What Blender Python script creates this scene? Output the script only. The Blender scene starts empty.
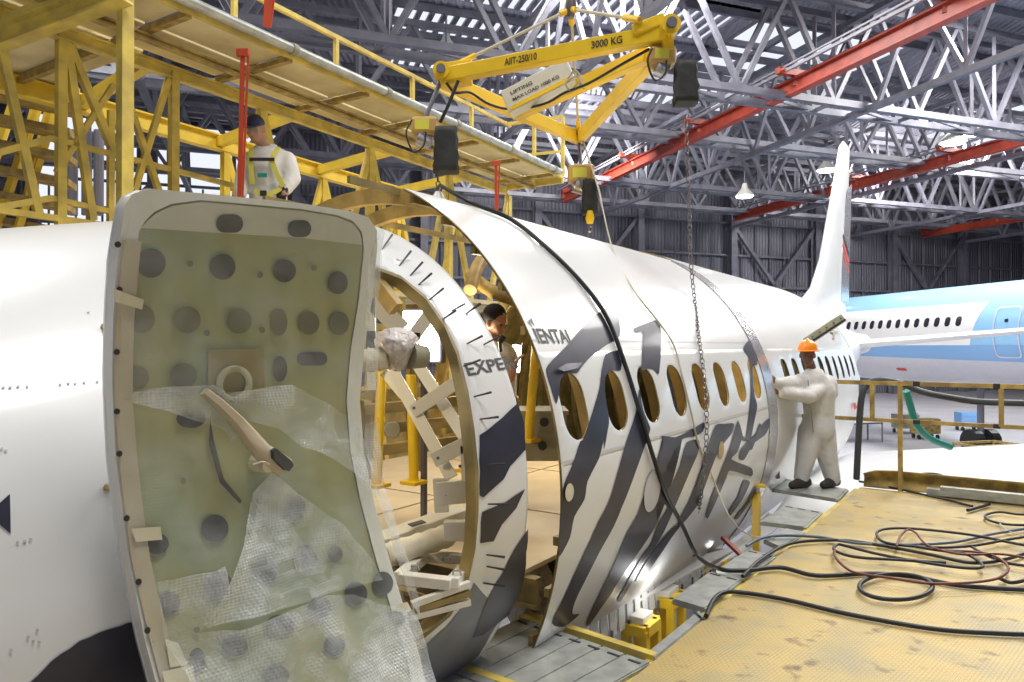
import bpy, bmesh, math, random
from mathutils import Vector, Matrix
random.seed(7)
sc = bpy.context.scene
COL = sc.collection
CZ = 4.0                      # eye height above the hangar floor
FPX, HX, HY = 717.0, 512.0, 346.0

# ------------------------------------------------------------------ camera, world, lights, exposure
cd = bpy.data.cameras.new('camera'); cam = bpy.data.objects.new('camera', cd); COL.objects.link(cam)
cd.sensor_fit = 'HORIZONTAL'; cd.sensor_width = 36.0; cd.lens = FPX / 1024 * 36.0
cd.clip_start = 0.05; cd.clip_end = 400
cam.location = (0, 0, CZ); cam.rotation_euler = (math.radians(90) + math.atan((HY - 341) / FPX), 0, 0)
sc.camera = cam
sc.view_settings.view_transform = 'Standard'; sc.view_settings.look = 'None'
sc.view_settings.gamma = 1.0; sc.view_settings.use_curve_mapping = False
sc.view_settings.exposure = -0.08
w = bpy.data.worlds.new('daylight'); sc.world = w; w.use_nodes = True
bgn = w.node_tree.nodes['Background']; bgn.inputs[0].default_value = (0.86, 0.90, 1.0, 1); bgn.inputs[1].default_value = 1.1
try:
    sc.cycles.use_denoising = True; sc.cycles.max_bounces = 6; sc.cycles.diffuse_bounces = 3
    sc.cycles.glossy_bounces = 3; sc.cycles.transparent_max_bounces = 8; sc.cycles.sample_clamp_indirect = 6
except Exception: pass

def area(name, loc, aim, size, watt, col=(1, .975, .94)):
    l = bpy.data.lights.new(name, 'AREA'); l.shape = 'DISK'; l.size = size; l.energy = watt; l.color = col
    o = bpy.data.objects.new(name, l); COL.objects.link(o); o.location = loc
    o.rotation_euler = (Vector(aim) - Vector(loc)).to_track_quat('-Z', 'Y').to_euler(); return o
# hangar high-bay lamp clusters under the roof
area('high_bay_or_fill_light', (2, 1, 15.5), (0, 4, 3), 5.0, 1000)
area('high_bay_or_fill_light', (-7, 6, 16), (-2, 6, 3), 5.0, 1200)
area('high_bay_or_fill_light', (10, 12, 16.5), (8, 12, 2), 6.0, 2400)
area('high_bay_or_fill_light', (19, 24, 16.5), (17, 26, 0), 6.0, 5000)
area('high_bay_or_fill_light', (4, 24, 16.5), (4, 22, 3), 6.0, 3000)
area('high_bay_or_fill_light', (30, 34, 16.5), (28, 34, 0), 6.0, 3500)
area('high_bay_or_fill_light', (-14, 20, 16.5), (-10, 16, 4), 6.0, 2500)

area('high_bay_or_fill_light', (3, 36, 15.0), (5, 52, 8), 4.0, 2200)  # unseen fill light added to brighten the back wall
area('high_bay_or_fill_light', (24, 40, 15.0), (30, 58, 8), 4.0, 3600)  # second added fill, aimed at the back wall further right

# ------------------------------------------------------------------ frames of reference
DD = Vector((0.5523, 0.8336, 0)); NN = Vector((0.8336, -0.5523, 0)); ZZ = Vector((0, 0, 1))   # fuselage axis, its right side
def at(px, py, D): return Vector(((px - HX) / FPX * D, D, (HY - py) / FPX * D + CZ))
def ray(px, py): return Vector(((px - HX) / FPX, 1, (HY - py) / FPX))
def onz(px, py, z):                 # point of that line of sight at height z (relative to the eye)
    r = ray(px, py); return r * (z / r.z) + Vector((0, 0, CZ))
RA, AA, ZA = 1.88, 3.65, -0.77      # aft barrel: radius, offset of its axis from the eye, axis height
def hul(s, phi, r=RA): return DD * s + NN * (r * math.cos(phi) - AA) + ZZ * (r * math.sin(phi) + ZA + CZ)
def fprof(s):
    t = max(0, 2.9 - s) if s < 2.9 else 0
    return 1.43 - .04 * t - .02 * t * t, 3.26, -.70 - .055 * t - .02 * t * t
def fwd(s, phi, dr=0):
    R, a, z = fprof(s); r = R + dr
    return DD * s + NN * (r * math.cos(phi) - a) + ZZ * (r * math.sin(phi) + z + CZ)
def cyl_inv(px, py, R, a, zc):
    v = ray(px, py); u = v.dot(NN); q = v.z
    A = u * u + q * q; B = 2 * (u * a - q * zc); C = a * a + zc * zc - R * R; Dn = B * B - 4 * A * C
    t = (-B - math.sqrt(max(Dn, 0))) / (2 * A); p = v * t
    return p.dot(DD), math.atan2(p.z - zc, p.dot(NN) + a)
def ainv(px, py): return cyl_inv(px, py, RA, AA, ZA)
def finv(px, py):
    s = 2.6
    for _ in range(8):
        R, a, z = fprof(s); s, ph = cyl_inv(px, py, R, a, z)
    return s, ph
GE = Vector((-.33, .944, 0)); GG = Vector((.944, .33, 0))      # hangar axes
def hg(e, g, z): return GE * e + GG * g + ZZ * (z + CZ)

# ------------------------------------------------------------------ materials
def mat(name, col, rough=.6, metal=0, var=0, vscale=6, col2=None, bump=0, bscale=30, thresh=None, coat=0, spec=None, bdist=.01):
    m = bpy.data.materials.new(name); m.use_nodes = True; nt = m.node_tree; b = nt.nodes['Principled BSDF']
    b.inputs['Roughness'].default_value = rough; b.inputs['Metallic'].default_value = metal
    if coat: b.inputs['Coat Weight'].default_value = coat; b.inputs['Coat Roughness'].default_value = .08
    if spec is not None: b.inputs['Specular IOR Level'].default_value = spec
    col = (*col, 1)
    tc = nt.nodes.new('ShaderNodeTexCoord')
    nz = nt.nodes.new('ShaderNodeTexNoise'); nz.inputs['Scale'].default_value = vscale; nz.inputs['Detail'].default_value = 6
    nt.links.new(tc.outputs['Object'], nz.inputs['Vector'])
    rp = nt.nodes.new('ShaderNodeValToRGB')
    c2 = (*col2, 1) if col2 else tuple([c * (1 - var) for c in col[:3]] + [1])
    lo, hi = thresh if thresh else (.35, .65)
    rp.color_ramp.elements[0].position = lo; rp.color_ramp.elements[0].color = c2
    rp.color_ramp.elements[1].position = hi; rp.color_ramp.elements[1].color = col
    nt.links.new(nz.outputs['Fac'], rp.inputs['Fac']); nt.links.new(rp.outputs['Color'], b.inputs['Base Color'])
    if bump:
        n2 = nt.nodes.new('ShaderNodeTexNoise'); n2.inputs['Scale'].default_value = bscale; nt.links.new(tc.outputs['Object'], n2.inputs['Vector'])
        bp = nt.nodes.new('ShaderNodeBump'); bp.inputs['Strength'].default_value = bump; bp.inputs['Distance'].default_value = bdist
        nt.links.new(n2.outputs['Fac'], bp.inputs['Height']); nt.links.new(bp.outputs['Normal'], b.inputs['Normal'])
    return m
def emis(name, col, st):
    m = bpy.data.materials.new(name); m.use_nodes = True; b = m.node_tree.nodes['Principled BSDF']
    b.inputs['Base Color'].default_value = (*col, 1); b.inputs['Emission Color'].default_value = (*col, 1); b.inputs['Emission Strength'].default_value = st
    return m
M = dict(
 hull=mat('white_hull_paint', (.80, .81, .80), .30, var=.05, vscale=1.2, coat=.25, bump=.04, bscale=3),
 hullg=mat('grey_hull_paint', (.58, .58, .58), .32, var=.06, vscale=1.5, coat=.2),
 zebra=mat('dark_stripe_paint', (.030, .031, .055), .42, var=.5, vscale=4, coat=.08),
 ink=mat('black_lettering', (.03, .03, .03), .5),
 red=mat('red_marking', (.6, .06, .05), .5),
 primer=mat('olive_primer', (.34, .25, .09), .5, var=.45, vscale=5, col2=(.16, .13, .05)),
 gold=mat('gold_primer', (.55, .38, .12), .42, var=.4, vscale=7),
 floorp=mat('tan_floor_board', (.62, .50, .32), .6, var=.12, vscale=4),
 yel=mat('yellow_dock_paint', (.78, .60, .12), .5, var=.25, vscale=5, col2=(.50, .38, .10)),
 yelb=mat('bright_yellow_paint', (.88, .58, .02), .4, var=.1, vscale=5),
 yeld=mat('worn_ochre_paint', (.50, .36, .10), .6, var=.4, vscale=9, col2=(.25, .17, .06)),
 deckpan=mat('plywood_deck_underside', (.78, .68, .40), .7, var=.2, vscale=2, col2=(.55, .45, .24)),
 orange=mat('crane_red_paint', (.40, .055, .03), .5, var=.35, vscale=3),
 strap=mat('red_strap_webbing', (.50, .06, .02), .7),
 steel=mat('grey_truss_paint', (.17, .17, .21), .55, var=.3, vscale=2),
 steell=mat('pale_truss_paint', (.24, .24, .285), .5, var=.25, vscale=2),
 alu=mat('aluminium_plank', (.50, .52, .48), .42, .35, var=.3, vscale=9),
 alub=mat('polished_strip', (.55, .55, .58), .25, .6, var=.15, vscale=4),
 wht=mat('white_painted_metal', (.80, .78, .70), .4, var=.08, vscale=6),
 cream=mat('cream_fabric', (.80, .74, .56), .8, var=.2, vscale=12, bump=.5, bscale=14),
 tape=mat('masking_tape', (.76, .68, .48), .7, var=.1),
 blk=mat('black_rubber', (.018, .02, .022), .45),
 bag=mat('black_canvas', (.03, .032, .03), .7, var=.4, bump=.4, bscale=25),
 hoseb=mat('blue_grey_hose', (.10, .14, .20), .4),
 hoseg=mat('dark_grey_duct', (.05, .058, .07), .5),
 teal=mat('teal_hose', (.02, .26, .20), .4),
 rope=mat('pale_rope', (.55, .52, .42), .8),
 chain=mat('chain_steel', (.22, .2, .2), .4, .7),
 glass=mat('dark_window', (.03, .03, .05), .1),
 blue=mat('sky_blue_livery', (.30, .56, .84), .3, var=.03, coat=.2),
 blued=mat('medium_blue_livery', (.20, .40, .72), .3, coat=.2),
 belly=mat('grey_belly_paint', (.62, .63, .70), .35, var=.05),
 hwht=mat('far_white_paint', (.84, .85, .84), .3, var=.03),
 skin=mat('brown_skin', (.16, .075, .045), .55),
 skinl=mat('tan_skin', (.42, .22, .15), .55),
 cloth=mat('white_coverall', (.68, .67, .64), .85, var=.08, vscale=5, bump=.6, bscale=6, bdist=.05),
 helm=mat('orange_helmet', (.95, .30, .02), .3),
 capb=mat('navy_cap', (.02, .03, .08), .5),
 hair=mat('black_hair', (.015, .012, .012), .8),
 glove=mat('dark_glove', (.035, .03, .03), .8),
 belt=mat('harness_webbing', (.62, .58, .10), .7),
 shoe=mat('dark_shoe', (.04, .035, .03), .6),
 wood=mat('brown_cardboard', (.48, .26, .10), .7, var=.15),
 boxg=mat('olive_grey_box', (.36, .34, .25), .6, var=.2),
 pvc=mat('crumpled_plastic', (.72, .66, .62), .35, var=.25, vscale=9, bump=.9, bscale=16, bdist=.06),
 shirt=mat('grey_green_shirt', (.30, .38, .36), .8),
 redhose=mat('dark_red_hose', (.16, .04, .03), .5),
 yelb2=mat('clean_yellow_paint', (.86, .62, .06), .5, var=.15, vscale=4),
 sillshade=mat('painted_sill_shade', (.17, .18, .21), .4, var=.2),  # hull colour darkened to the tone it has in shade
 cream2=mat('pale_sign_paint', (.62, .62, .55), .5, var=.1),
 hoistb=mat('hoist_orange_housing', (.60, .38, .12), .45, var=.25),
 yellab=mat('yellow_label', (.72, .68, .08), .5),
 boxy=mat('olive_bracket', (.42, .40, .27), .6, var=.25),
 lamp=emis('lamp_glow', (1, .97, .92), 14),
 tube=emis('tube_and_glare_glow', (1, .98, .95), 9),
)
def add_bump_wave(m, scale, strength, axis='X', dist=.05):
    nt = m.node_tree; b = nt.nodes['Principled BSDF']; tc = [n for n in nt.nodes if n.type == 'TEX_COORD'][0]
    wv = nt.nodes.new('ShaderNodeTexWave'); wv.bands_direction = axis; wv.inputs['Scale'].default_value = scale
    nt.links.new(tc.outputs['Object'], wv.inputs['Vector'])
    bp = nt.nodes.new('ShaderNodeBump'); bp.inputs['Strength'].default_value = strength; bp.inputs['Distance'].default_value = dist
    nt.links.new(wv.outputs['Fac'], bp.inputs['Height']); nt.links.new(bp.outputs['Normal'], b.inputs['Normal'])
# checker plate: raised lozenges on worn yellow paint
def checker():
    m = mat('worn_yellow_checker_plate', (.62, .46, .17), .55, vscale=3.2, col2=(.44, .37, .20), thresh=(.30, .58)); nt = m.node_tree; b = nt.nodes['Principled BSDF']
    tc = [n for n in nt.nodes if n.type == 'TEX_COORD'][0]
    n3 = nt.nodes.new('ShaderNodeTexNoise'); n3.inputs['Scale'].default_value = 7; n3.inputs['Detail'].default_value = 8
    r3 = nt.nodes.new('ShaderNodeValToRGB'); r3.color_ramp.elements[0].position = .60; r3.color_ramp.elements[0].color = (0, 0, 0, 1); r3.color_ramp.elements[1].position = .72
    mx = nt.nodes.new('ShaderNodeMix'); mx.data_type = 'RGBA'; mx.inputs[7].default_value = (.22, .16, .09, 1)
    old = b.inputs['Base Color'].links[0].from_socket
    nt.links.new(tc.outputs['Object'], n3.inputs['Vector']); nt.links.new(n3.outputs['Fac'], r3.inputs['Fac'])
    nt.links.new(r3.outputs['Color'], mx.inputs[0]); nt.links.new(old, mx.inputs[6])
    hs = []
    for rot in (45, -45):
        mp = nt.nodes.new('ShaderNodeMapping'); mp.inputs['Rotation'].default_value = (0, 0, math.radians(rot)); nt.links.new(tc.outputs['Object'], mp.inputs['Vector'])
        br = nt.nodes.new('ShaderNodeTexBrick'); br.inputs['Scale'].default_value = 24; br.inputs['Mortar Size'].default_value = .035
        br.inputs['Color1'].default_value = (1, 1, 1, 1); br.inputs['Color2'].default_value = (1, 1, 1, 1); br.inputs['Mortar'].default_value = (0, 0, 0, 1)
        br.inputs['Brick Width'].default_value = .9; br.inputs['Row Height'].default_value = .42
        nt.links.new(mp.outputs[0], br.inputs['Vector']); hs.append(br.outputs['Color'])
    mm = nt.nodes.new('ShaderNodeMix'); mm.data_type = 'RGBA'; mm.blend_type = 'MULTIPLY'; mm.inputs[0].default_value = 1
    nt.links.new(hs[0], mm.inputs[6]); nt.links.new(hs[1], mm.inputs[7])
    m2 = nt.nodes.new('ShaderNodeMix'); m2.data_type = 'RGBA'; m2.blend_type = 'MULTIPLY'; m2.inputs[0].default_value = .28
    nt.links.new(mx.outputs[2], m2.inputs[6]); nt.links.new(mm.outputs[2], m2.inputs[7]); nt.links.new(m2.outputs[2], b.inputs['Base Color'])
    bp = nt.nodes.new('ShaderNodeBump'); bp.inputs['Strength'].default_value = .5; bp.inputs['Distance'].default_value = .006
    nt.links.new(mm.outputs[2], bp.inputs['Height']); nt.links.new(bp.outputs['Normal'], b.inputs['Normal'])
    return m
M['checker'] = checker()
M['roof'] = mat('corrugated_roof_sheet', (.30, .29, .36), .5, var=.2, vscale=.6); add_bump_wave(M['roof'], 1.1, 1.0, 'X', .12)
M['wall'] = mat('blue_grey_wall_sheet', (.17, .17, .21), .6, var=.25, vscale=.4); add_bump_wave(M['wall'], 1.2, .6, 'X', .1)
M['floor'] = mat('pale_epoxy_floor', (.56, .56, .60), .25, var=.12, vscale=.5)
def wrapmat():      # bubble wrap: clear film with rows of small bubbles
    m = bpy.data.materials.new('bubble_wrap_film'); m.use_nodes = True; nt = m.node_tree; b = nt.nodes['Principled BSDF']
    b.inputs['Base Color'].default_value = (.82, .86, .86, 1); b.inputs['Roughness'].default_value = .18
    tc = nt.nodes.new('ShaderNodeTexCoord'); vo = nt.nodes.new('ShaderNodeTexVoronoi'); vo.inputs['Scale'].default_value = 120; vo.inputs['Randomness'].default_value = .15
    nt.links.new(tc.outputs['Object'], vo.inputs['Vector'])
    n1 = nt.nodes.new('ShaderNodeTexNoise'); n1.inputs['Scale'].default_value = 6; n1.inputs['Detail'].default_value = 3; nt.links.new(tc.outputs['Object'], n1.inputs['Vector'])
    b1 = nt.nodes.new('ShaderNodeBump'); b1.inputs['Strength'].default_value = .7; b1.inputs['Distance'].default_value = .06; nt.links.new(n1.outputs['Fac'], b1.inputs['Height'])
    b2 = nt.nodes.new('ShaderNodeBump'); b2.inputs['Strength'].default_value = .8; b2.inputs['Distance'].default_value = .004; b2.invert = True
    nt.links.new(vo.outputs['Distance'], b2.inputs['Height']); nt.links.new(b1.outputs['Normal'], b2.inputs['Normal']); nt.links.new(b2.outputs['Normal'], b.inputs['Normal'])
    tr = nt.nodes.new('ShaderNodeBsdfTransparent'); tr.inputs[0].default_value = (.96, .98, .97, 1)
    mx = nt.nodes.new('ShaderNodeMixShader'); rp = nt.nodes.new('ShaderNodeMapRange'); rp.inputs['From Min'].default_value = .35; rp.inputs['From Max'].default_value = .7
    rp.inputs['To Min'].default_value = WRAP[0]; rp.inputs['To Max'].default_value = WRAP[1]
    nt.links.new(n1.outputs['Fac'], rp.inputs['Value']); nt.links.new(rp.outputs['Result'], mx.inputs[0])
    nt.links.new(tr.outputs[0], mx.inputs[1]); nt.links.new(b.outputs[0], mx.inputs[2])
    out = [n for n in nt.nodes if n.type == 'OUTPUT_MATERIAL'][0]; nt.links.new(mx.outputs[0], out.inputs[0]); return m
WRAP = (.03, .22); M['wrap'] = wrapmat()
WRAP = (.16, .62); M['wrap2'] = wrapmat()

# ------------------------------------------------------------------ mesh helpers
def tag(o, label=None, cat=None, group=None, kind=None):
    if label: o['label'] = label
    if cat: o['category'] = cat
    if group: o['group'] = group
    if kind: o['kind'] = kind
    return o
def empty(name, loc=(0, 0, 0), label=None, cat=None, group=None, kind=None):
    o = bpy.data.objects.new(name, None); COL.objects.link(o); o.location = loc; o.empty_display_size = .2
    return tag(o, label, cat, group, kind)
def link(name, me, m, parent=None, smooth=False):
    ms = m if isinstance(m, (list, tuple)) else [m]
    for x in ms: me.materials.append(M[x] if isinstance(x, str) else x)
    o = bpy.data.objects.new(name, me); COL.objects.link(o)
    if smooth:
        for p in me.polygons: p.use_smooth = True
        me.set_sharp_from_angle(angle=math.radians(50))
    if parent: o.parent = parent; o.matrix_parent_inverse = Matrix.Translation(-Vector(parent.location)) if parent.type == 'EMPTY' else Matrix.Identity(4)
    return o
class MB:
    def __init__(s): s.v = []; s.f = []; s.mi = []
    def add(s, vs, fs, mi=0):
        k = len(s.v); s.v += [tuple(v) for v in vs]; s.f += [tuple(k + i for i in f) for f in fs]; s.mi += [mi] * len(fs); return s
    def hexa(s, b, t, mi=0):      # bottom loop, top loop
        n = len(b); fs = [tuple(reversed(range(n))), tuple(range(n, 2 * n))] + [(i, (i + 1) % n, n + (i + 1) % n, n + i) for i in range(n)]
        return s.add(list(b) + list(t), fs, mi)
    def box(s, c, ax, ay, az, mi=0):   # centre and half axes
        c = Vector(c); ax = Vector(ax); ay = Vector(ay); az = Vector(az)
        return s.hexa([c - ax - ay - az, c + ax - ay - az, c + ax + ay - az, c - ax + ay - az], [c - ax - ay + az, c + ax - ay + az, c + ax + ay + az, c - ax + ay + az], mi)
    def bar(s, p, q, w, h=None, up=ZZ, mi=0):
        p = Vector(p); q = Vector(q); h = h or w; d = (q - p)
        if d.length < 1e-6: return s
        d.normalize(); up = Vector(up)
        if abs(d.dot(up)) > .95: up = NN
        x = d.cross(up).normalized(); y = x.cross(d)
        return s.box((p + q) / 2, d * ((q - p).length / 2), x * (w / 2), y * (h / 2), mi)
    def ibeam(s, p, q, w, h, up=ZZ, t=.02, mi=0):
        p = Vector(p); q = Vector(q); d = (q - p).normalized(); x = d.cross(Vector(up)).normalized(); y = x.cross(d)
        s.bar(p + y * (h / 2 - t / 2), q + y * (h / 2 - t / 2), w, t, up, mi); s.bar(p - y * (h / 2 - t / 2), q - y * (h / 2 - t / 2), w, t, up, mi)
        return s.bar(p, q, t, h - 2 * t, up, mi)
    def tube(s, pts, r, n=8, mi=0, caps=True):
        pts = [Vector(p) for p in pts]; rs = r if isinstance(r, (list, tuple)) else [r] * len(pts)
        vs = []; up = None
        for i, p in enumerate(pts):
            d = (pts[min(i + 1, len(pts) - 1)] - pts[max(i - 1, 0)])
            d = d.normalized() if d.length > 1e-9 else Vector((0, 0, 1))
            if up is None: up = Vector((0, 0, 1)) if abs(d.z) < .9 else Vector((1, 0, 0))
            x = d.cross(up)
            if x.length < 1e-4: x = d.cross(Vector((1, .3, 0)))
            x.normalize(); y = x.cross(d).normalized(); up = y
            for k in range(n):
                a = 2 * math.pi * k / n; vs.append(p + (x * math.cos(a) + y * math.sin(a)) * rs[i])
        fs = []
        for i in range(len(pts) - 1):
            for k in range(n):
                fs.append((i * n + k, i * n + (k + 1) % n, (i + 1) * n + (k + 1) % n, (i + 1) * n + k))
        if caps: fs += [tuple(reversed(range(n))), tuple(range((len(pts) - 1) * n, len(pts) * n))]
        return s.add(vs, fs, mi)
    def ball(s, c, r, n=10, m=7, sc3=(1, 1, 1), mi=0):
        c = Vector(c); vs = [c + Vector((0, 0, r * sc3[2]))]
        for i in range(1, m):
            a = math.pi * i / m
            for k in range(n):
                b = 2 * math.pi * k / n; vs.append(c + Vector((r * sc3[0] * math.sin(a) * math.cos(b), r * sc3[1] * math.sin(a) * math.sin(b), r * sc3[2] * math.cos(a))))
        vs.append(c - Vector((0, 0, r * sc3[2]))); fs = [(0, 1 + k, 1 + (k + 1) % n) for k in range(n)]
        for i in range(m - 2):
            for k in range(n): fs.append((1 + i * n + k, 1 + (i + 1) * n + k, 1 + (i + 1) * n + (k + 1) % n, 1 + i * n + (k + 1) % n))
        L = len(vs) - 1; fs += [(L, 1 + (m - 2) * n + (k + 1) % n, 1 + (m - 2) * n + k) for k in range(n)]
        return s.add(vs, fs, mi)
    def mesh(s, name):
        me = bpy.data.meshes.new(name); me.from_pydata(s.v, [], s.f)
        for p, k in zip(me.polygons, s.mi): p.material_index = k
        me.update(); return me
    def build(s, name, m, parent=None, smooth=False, bevel=0):
        me = s.mesh(name)
        if True:
            bm = bmesh.new(); bm.from_mesh(me); bmesh.ops.recalc_face_normals(bm, faces=bm.faces); bm.to_mesh(me); bm.free()
        o = link(name, me, m, parent, smooth)
        if bevel:
            b = o.modifiers.new('bevel', 'BEVEL'); b.width = bevel; b.segments = 2; b.limit_method = 'ANGLE'
        return o
def smooth_path(pts, k=6):      # Catmull-Rom through the points
    P = [Vector(p) for p in pts]; P = [P[0] * 2 - P[1]] + P + [P[-1] * 2 - P[-2]]; out = []
    for i in range(1, len(P) - 2):
        for j in range(k):
            t = j / k; a, b, c, d = P[i - 1], P[i], P[i + 1], P[i + 2]
            out.append(.5 * ((2 * b) + (c - a) * t + (2 * a - 5 * b + 4 * c - d) * t * t + (3 * b - a - 3 * c + d) * t ** 3))
    out.append(P[-2]); return out
# flat (s, q) sheets bent onto a surface
def rrect(cx, cy, w, h, r, n=6):
    r = min(r, w / 2, h / 2); o = []
    for sx, sy, a0 in ((1, 1, 0), (-1, 1, 90), (-1, -1, 180), (1, -1, 270)):
        for k in range(n + 1):
            a = math.radians(a0 + 90 * k / n); o.append((cx + sx * (w / 2 - r) + r * math.cos(a), cy + sy * (h / 2 - r) + r * math.sin(a)))
    return o
def cell_hole(bm, x0, x1, y0, y1, loop):
    cx = sum(p[0] for p in loop) / len(loop); cy = sum(p[1] for p in loop) / len(loop)
    def out(p):
        dx, dy = p[0] - cx, p[1] - cy; k = 1e9
        if dx > 1e-9: k = min(k, (x1 - cx) / dx)
        if dx < -1e-9: k = min(k, (x0 - cx) / dx)
        if dy > 1e-9: k = min(k, (y1 - cy) / dy)
        if dy < -1e-9: k = min(k, (y0 - cy) / dy)
        return (cx + dx * k, cy + dy * k)
    o = [out(p) for p in loop]; n = len(loop)
    ang = lambda p: math.atan2(p[1] - cy, p[0] - cx)
    vi = [bm.verts.new((p[0], p[1], 0)) for p in loop]; vo = [bm.verts.new((p[0], p[1], 0)) for p in o]
    for i in range(n):
        j = (i + 1) % n; a, b = ang(o[i]), ang(o[j])
        if b < a: b += 2 * math.pi
        ex = []
        for c in ((x0, y0), (x1, y0), (x1, y1), (x0, y1)):
            g = ang(c)
            while g < a: g += 2 * math.pi
            if a + 1e-7 < g < b - 1e-7: ex.append((g, c))
        ex.sort(); bm.faces.new([vi[i], vo[i]] + [bm.verts.new((c[0], c[1], 0)) for g, c in ex] + [vo[j], vi[j]])
def rect(bm, x0, x1, y0, y1): bm.faces.new([bm.verts.new(p) for p in ((x0, y0, 0), (x1, y0, 0), (x1, y1, 0), (x0, y1, 0))])
def bend(bm, fn, sy=.06, sx=None):
    bmesh.ops.remove_doubles(bm, verts=bm.verts, dist=1e-5)
    ys = [v.co.y for v in bm.verts]; xs = [v.co.x for v in bm.verts]
    def cuts(lo, hi, st, no):
        k = math.ceil(lo / st)
        while k * st < hi:
            if k * st > lo + 1e-4: bmesh.ops.bisect_plane(bm, geom=bm.verts[:] + bm.edges[:] + bm.faces[:], plane_co=no * (k * st), plane_no=no, dist=1e-5)
            k += 1
    cuts(min(ys), max(ys), sy, Vector((0, 1, 0)))
    if sx: cuts(min(xs), max(xs), sx, Vector((1, 0, 0)))
    bmesh.ops.remove_doubles(bm, verts=bm.verts, dist=1e-5)
    for v in bm.verts: v.co = fn(v.co.x, v.co.y)
def bm_obj(name, bm, m, parent=None, smooth=True, solid=0, outward=None):
    me = bpy.data.meshes.new(name)
    bmesh.ops.recalc_face_normals(bm, faces=bm.faces)
    if outward is not None:
        bm.normal_update(); fl = [f for f in bm.faces if f.normal.dot(f.calc_center_median() - outward(f.calc_center_median())) < 0]
        if fl: bmesh.ops.reverse_faces(bm, faces=fl)
    bm.to_mesh(me); bm.free(); o = link(name, me, m, parent, False)
    if smooth:
        for p in me.polygons: p.use_smooth = True
    if solid:
        md = o.modifiers.new('shell', 'SOLIDIFY'); md.thickness = solid; md.offset = -1
        if len(me.materials) > 1: md.material_offset = 1; md.material_offset_rim = 1
        wn = o.modifiers.new('normals', 'WEIGHTED_NORMAL'); wn.weight = 100
    return o
def patch(name, pts, inv, fn, m, parent, R=1.88, lift=.004, sy=.06, solid=0):      # a painted shape: outline (s, phi) laid on the surface
    bm = bmesh.new(); uv = [inv(*p) for p in pts]
    f = bm.faces.new([bm.verts.new((s, ph * R, 0)) for s, ph in uv]); bmesh.ops.triangulate(bm, faces=[f])
    bend(bm, lambda x, y: fn(x, y / R, lift), sy)
    return bm_obj(name, bm, m, parent, True, outward=lambda c: c - NN + ZZ * .2)
def jitter(pts, amp=.7, seed=1):
    rg = random.Random(seed); out = []
    for i, p in enumerate(pts):
        q = pts[(i + 1) % len(pts)]; L = math.hypot(q[0] - p[0], q[1] - p[1]); out.append(p); k = int(L / 14)
        for j in range(1, k + 1):
            t = j / (k + 1); out.append((p[0] + (q[0] - p[0]) * t + rg.uniform(-amp, amp), p[1] + (q[1] - p[1]) * t + rg.uniform(-amp, amp)))
    return out
def rounded(pts, k=3):
    n = len(pts); out = []
    for i in range(n):
        a, b, c, d = (Vector((*pts[(i + j) % n], 0)) for j in (-1, 0, 1, 2))
        for j in range(k):
            t = j / k; p = b * (2 * t ** 3 - 3 * t * t + 1) + (c - a) * .35 * (t ** 3 - 2 * t * t + t) + c * (3 * t * t - 2 * t ** 3) + (d - b) * .35 * (t ** 3 - t * t)
            out.append((p.x, p.y))
    return out
def text_bm(s, size, font_shear=0):
    cu = bpy.data.curves.new('lettering', 'FONT'); cu.body = s; cu.size = size; cu.resolution_u = 3; cu.offset = size * .022
    to = bpy.data.objects.new('lettering', cu); COL.objects.link(to); dg = bpy.context.evaluated_depsgraph_get(); dg.update()
    me = bpy.data.meshes.new_from_object(to.evaluated_get(dg)); bpy.data.objects.remove(to)
    bm = bmesh.new(); bm.from_mesh(me); return bm

# ================================================================== SETTING: the hangar
def quad(name, pts, m, kind='structure', thick=None):
    b = MB()
    if thick: b.hexa([Vector(p) - ZZ * thick for p in pts], pts)
    else: b.add(pts, [tuple(range(len(pts)))])
    return tag(b.build(name, m), kind=kind)
quad('floor', [Vector((x, y, 0)) for x, y in ((-70, -25), (90, -25), (90, 110), (-70, 110))], 'floor', thick=.3)
WZ = 16.0
def wall_seg(b, g0, g1, z0, z1, e=47.0):
    P = [hg(e, g0, 0), hg(e, g1, 0), hg(e + .3, g1, 0), hg(e + .3, g0, 0)]
    b.hexa([Vector((p.x, p.y, z0)) for p in P], [Vector((p.x, p.y, z1)) for p in P])
b = MB()   # back wall with a band of tall windows at the left
wall_seg(b, -45, -12, 0, WZ + 4); wall_seg(b, -12, 1, 0, 9.5); wall_seg(b, -12, 1, 17.2, WZ + 4); wall_seg(b, 1, 75, 0, WZ + 4)
tag(b.build('wall_back', 'wall'), kind='structure')
b = MB(); P = [hg(-28, 75, 0), hg(47, 75, 0)]
b.box((P[0] + P[1]) / 2 + ZZ * 6, (P[1] - P[0]) / 2, GG * .15, ZZ * 10); tag(b.build('wall_right', 'wall'), kind='structure')
b = MB(); P = [hg(-28, -32, 0), hg(47, -32, 0)]
b.box((P[0] + P[1]) / 2 + ZZ * 6, (P[1] - P[0]) / 2, GG * .15, ZZ * 10); tag(b.build('wall_left', 'wall'), kind='structure')
b = MB()   # front wall behind the camera, its sliding doors standing open
wall_seg(b, -32, -16, 0, WZ + 4, -28); wall_seg(b, 34, 75, 0, WZ + 4, -28); wall_seg(b, -16, 34, 11, WZ + 4, -28)
tag(b.build('wall_front', 'wall'), kind='structure')
b = MB()
for k in range(6): b.box(hg(46.9, -12 + 13 / 5 * k, 9.3), GG * .12, GE * .1, ZZ * 3.9)
for z in (5.5, 8.0, 10.6, 13.2): b.box(hg(46.9, -5.5, z), GG * 6.5, GE * .08, ZZ * .08)
tag(b.build('window_1', 'steel'), kind='structure')
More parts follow.
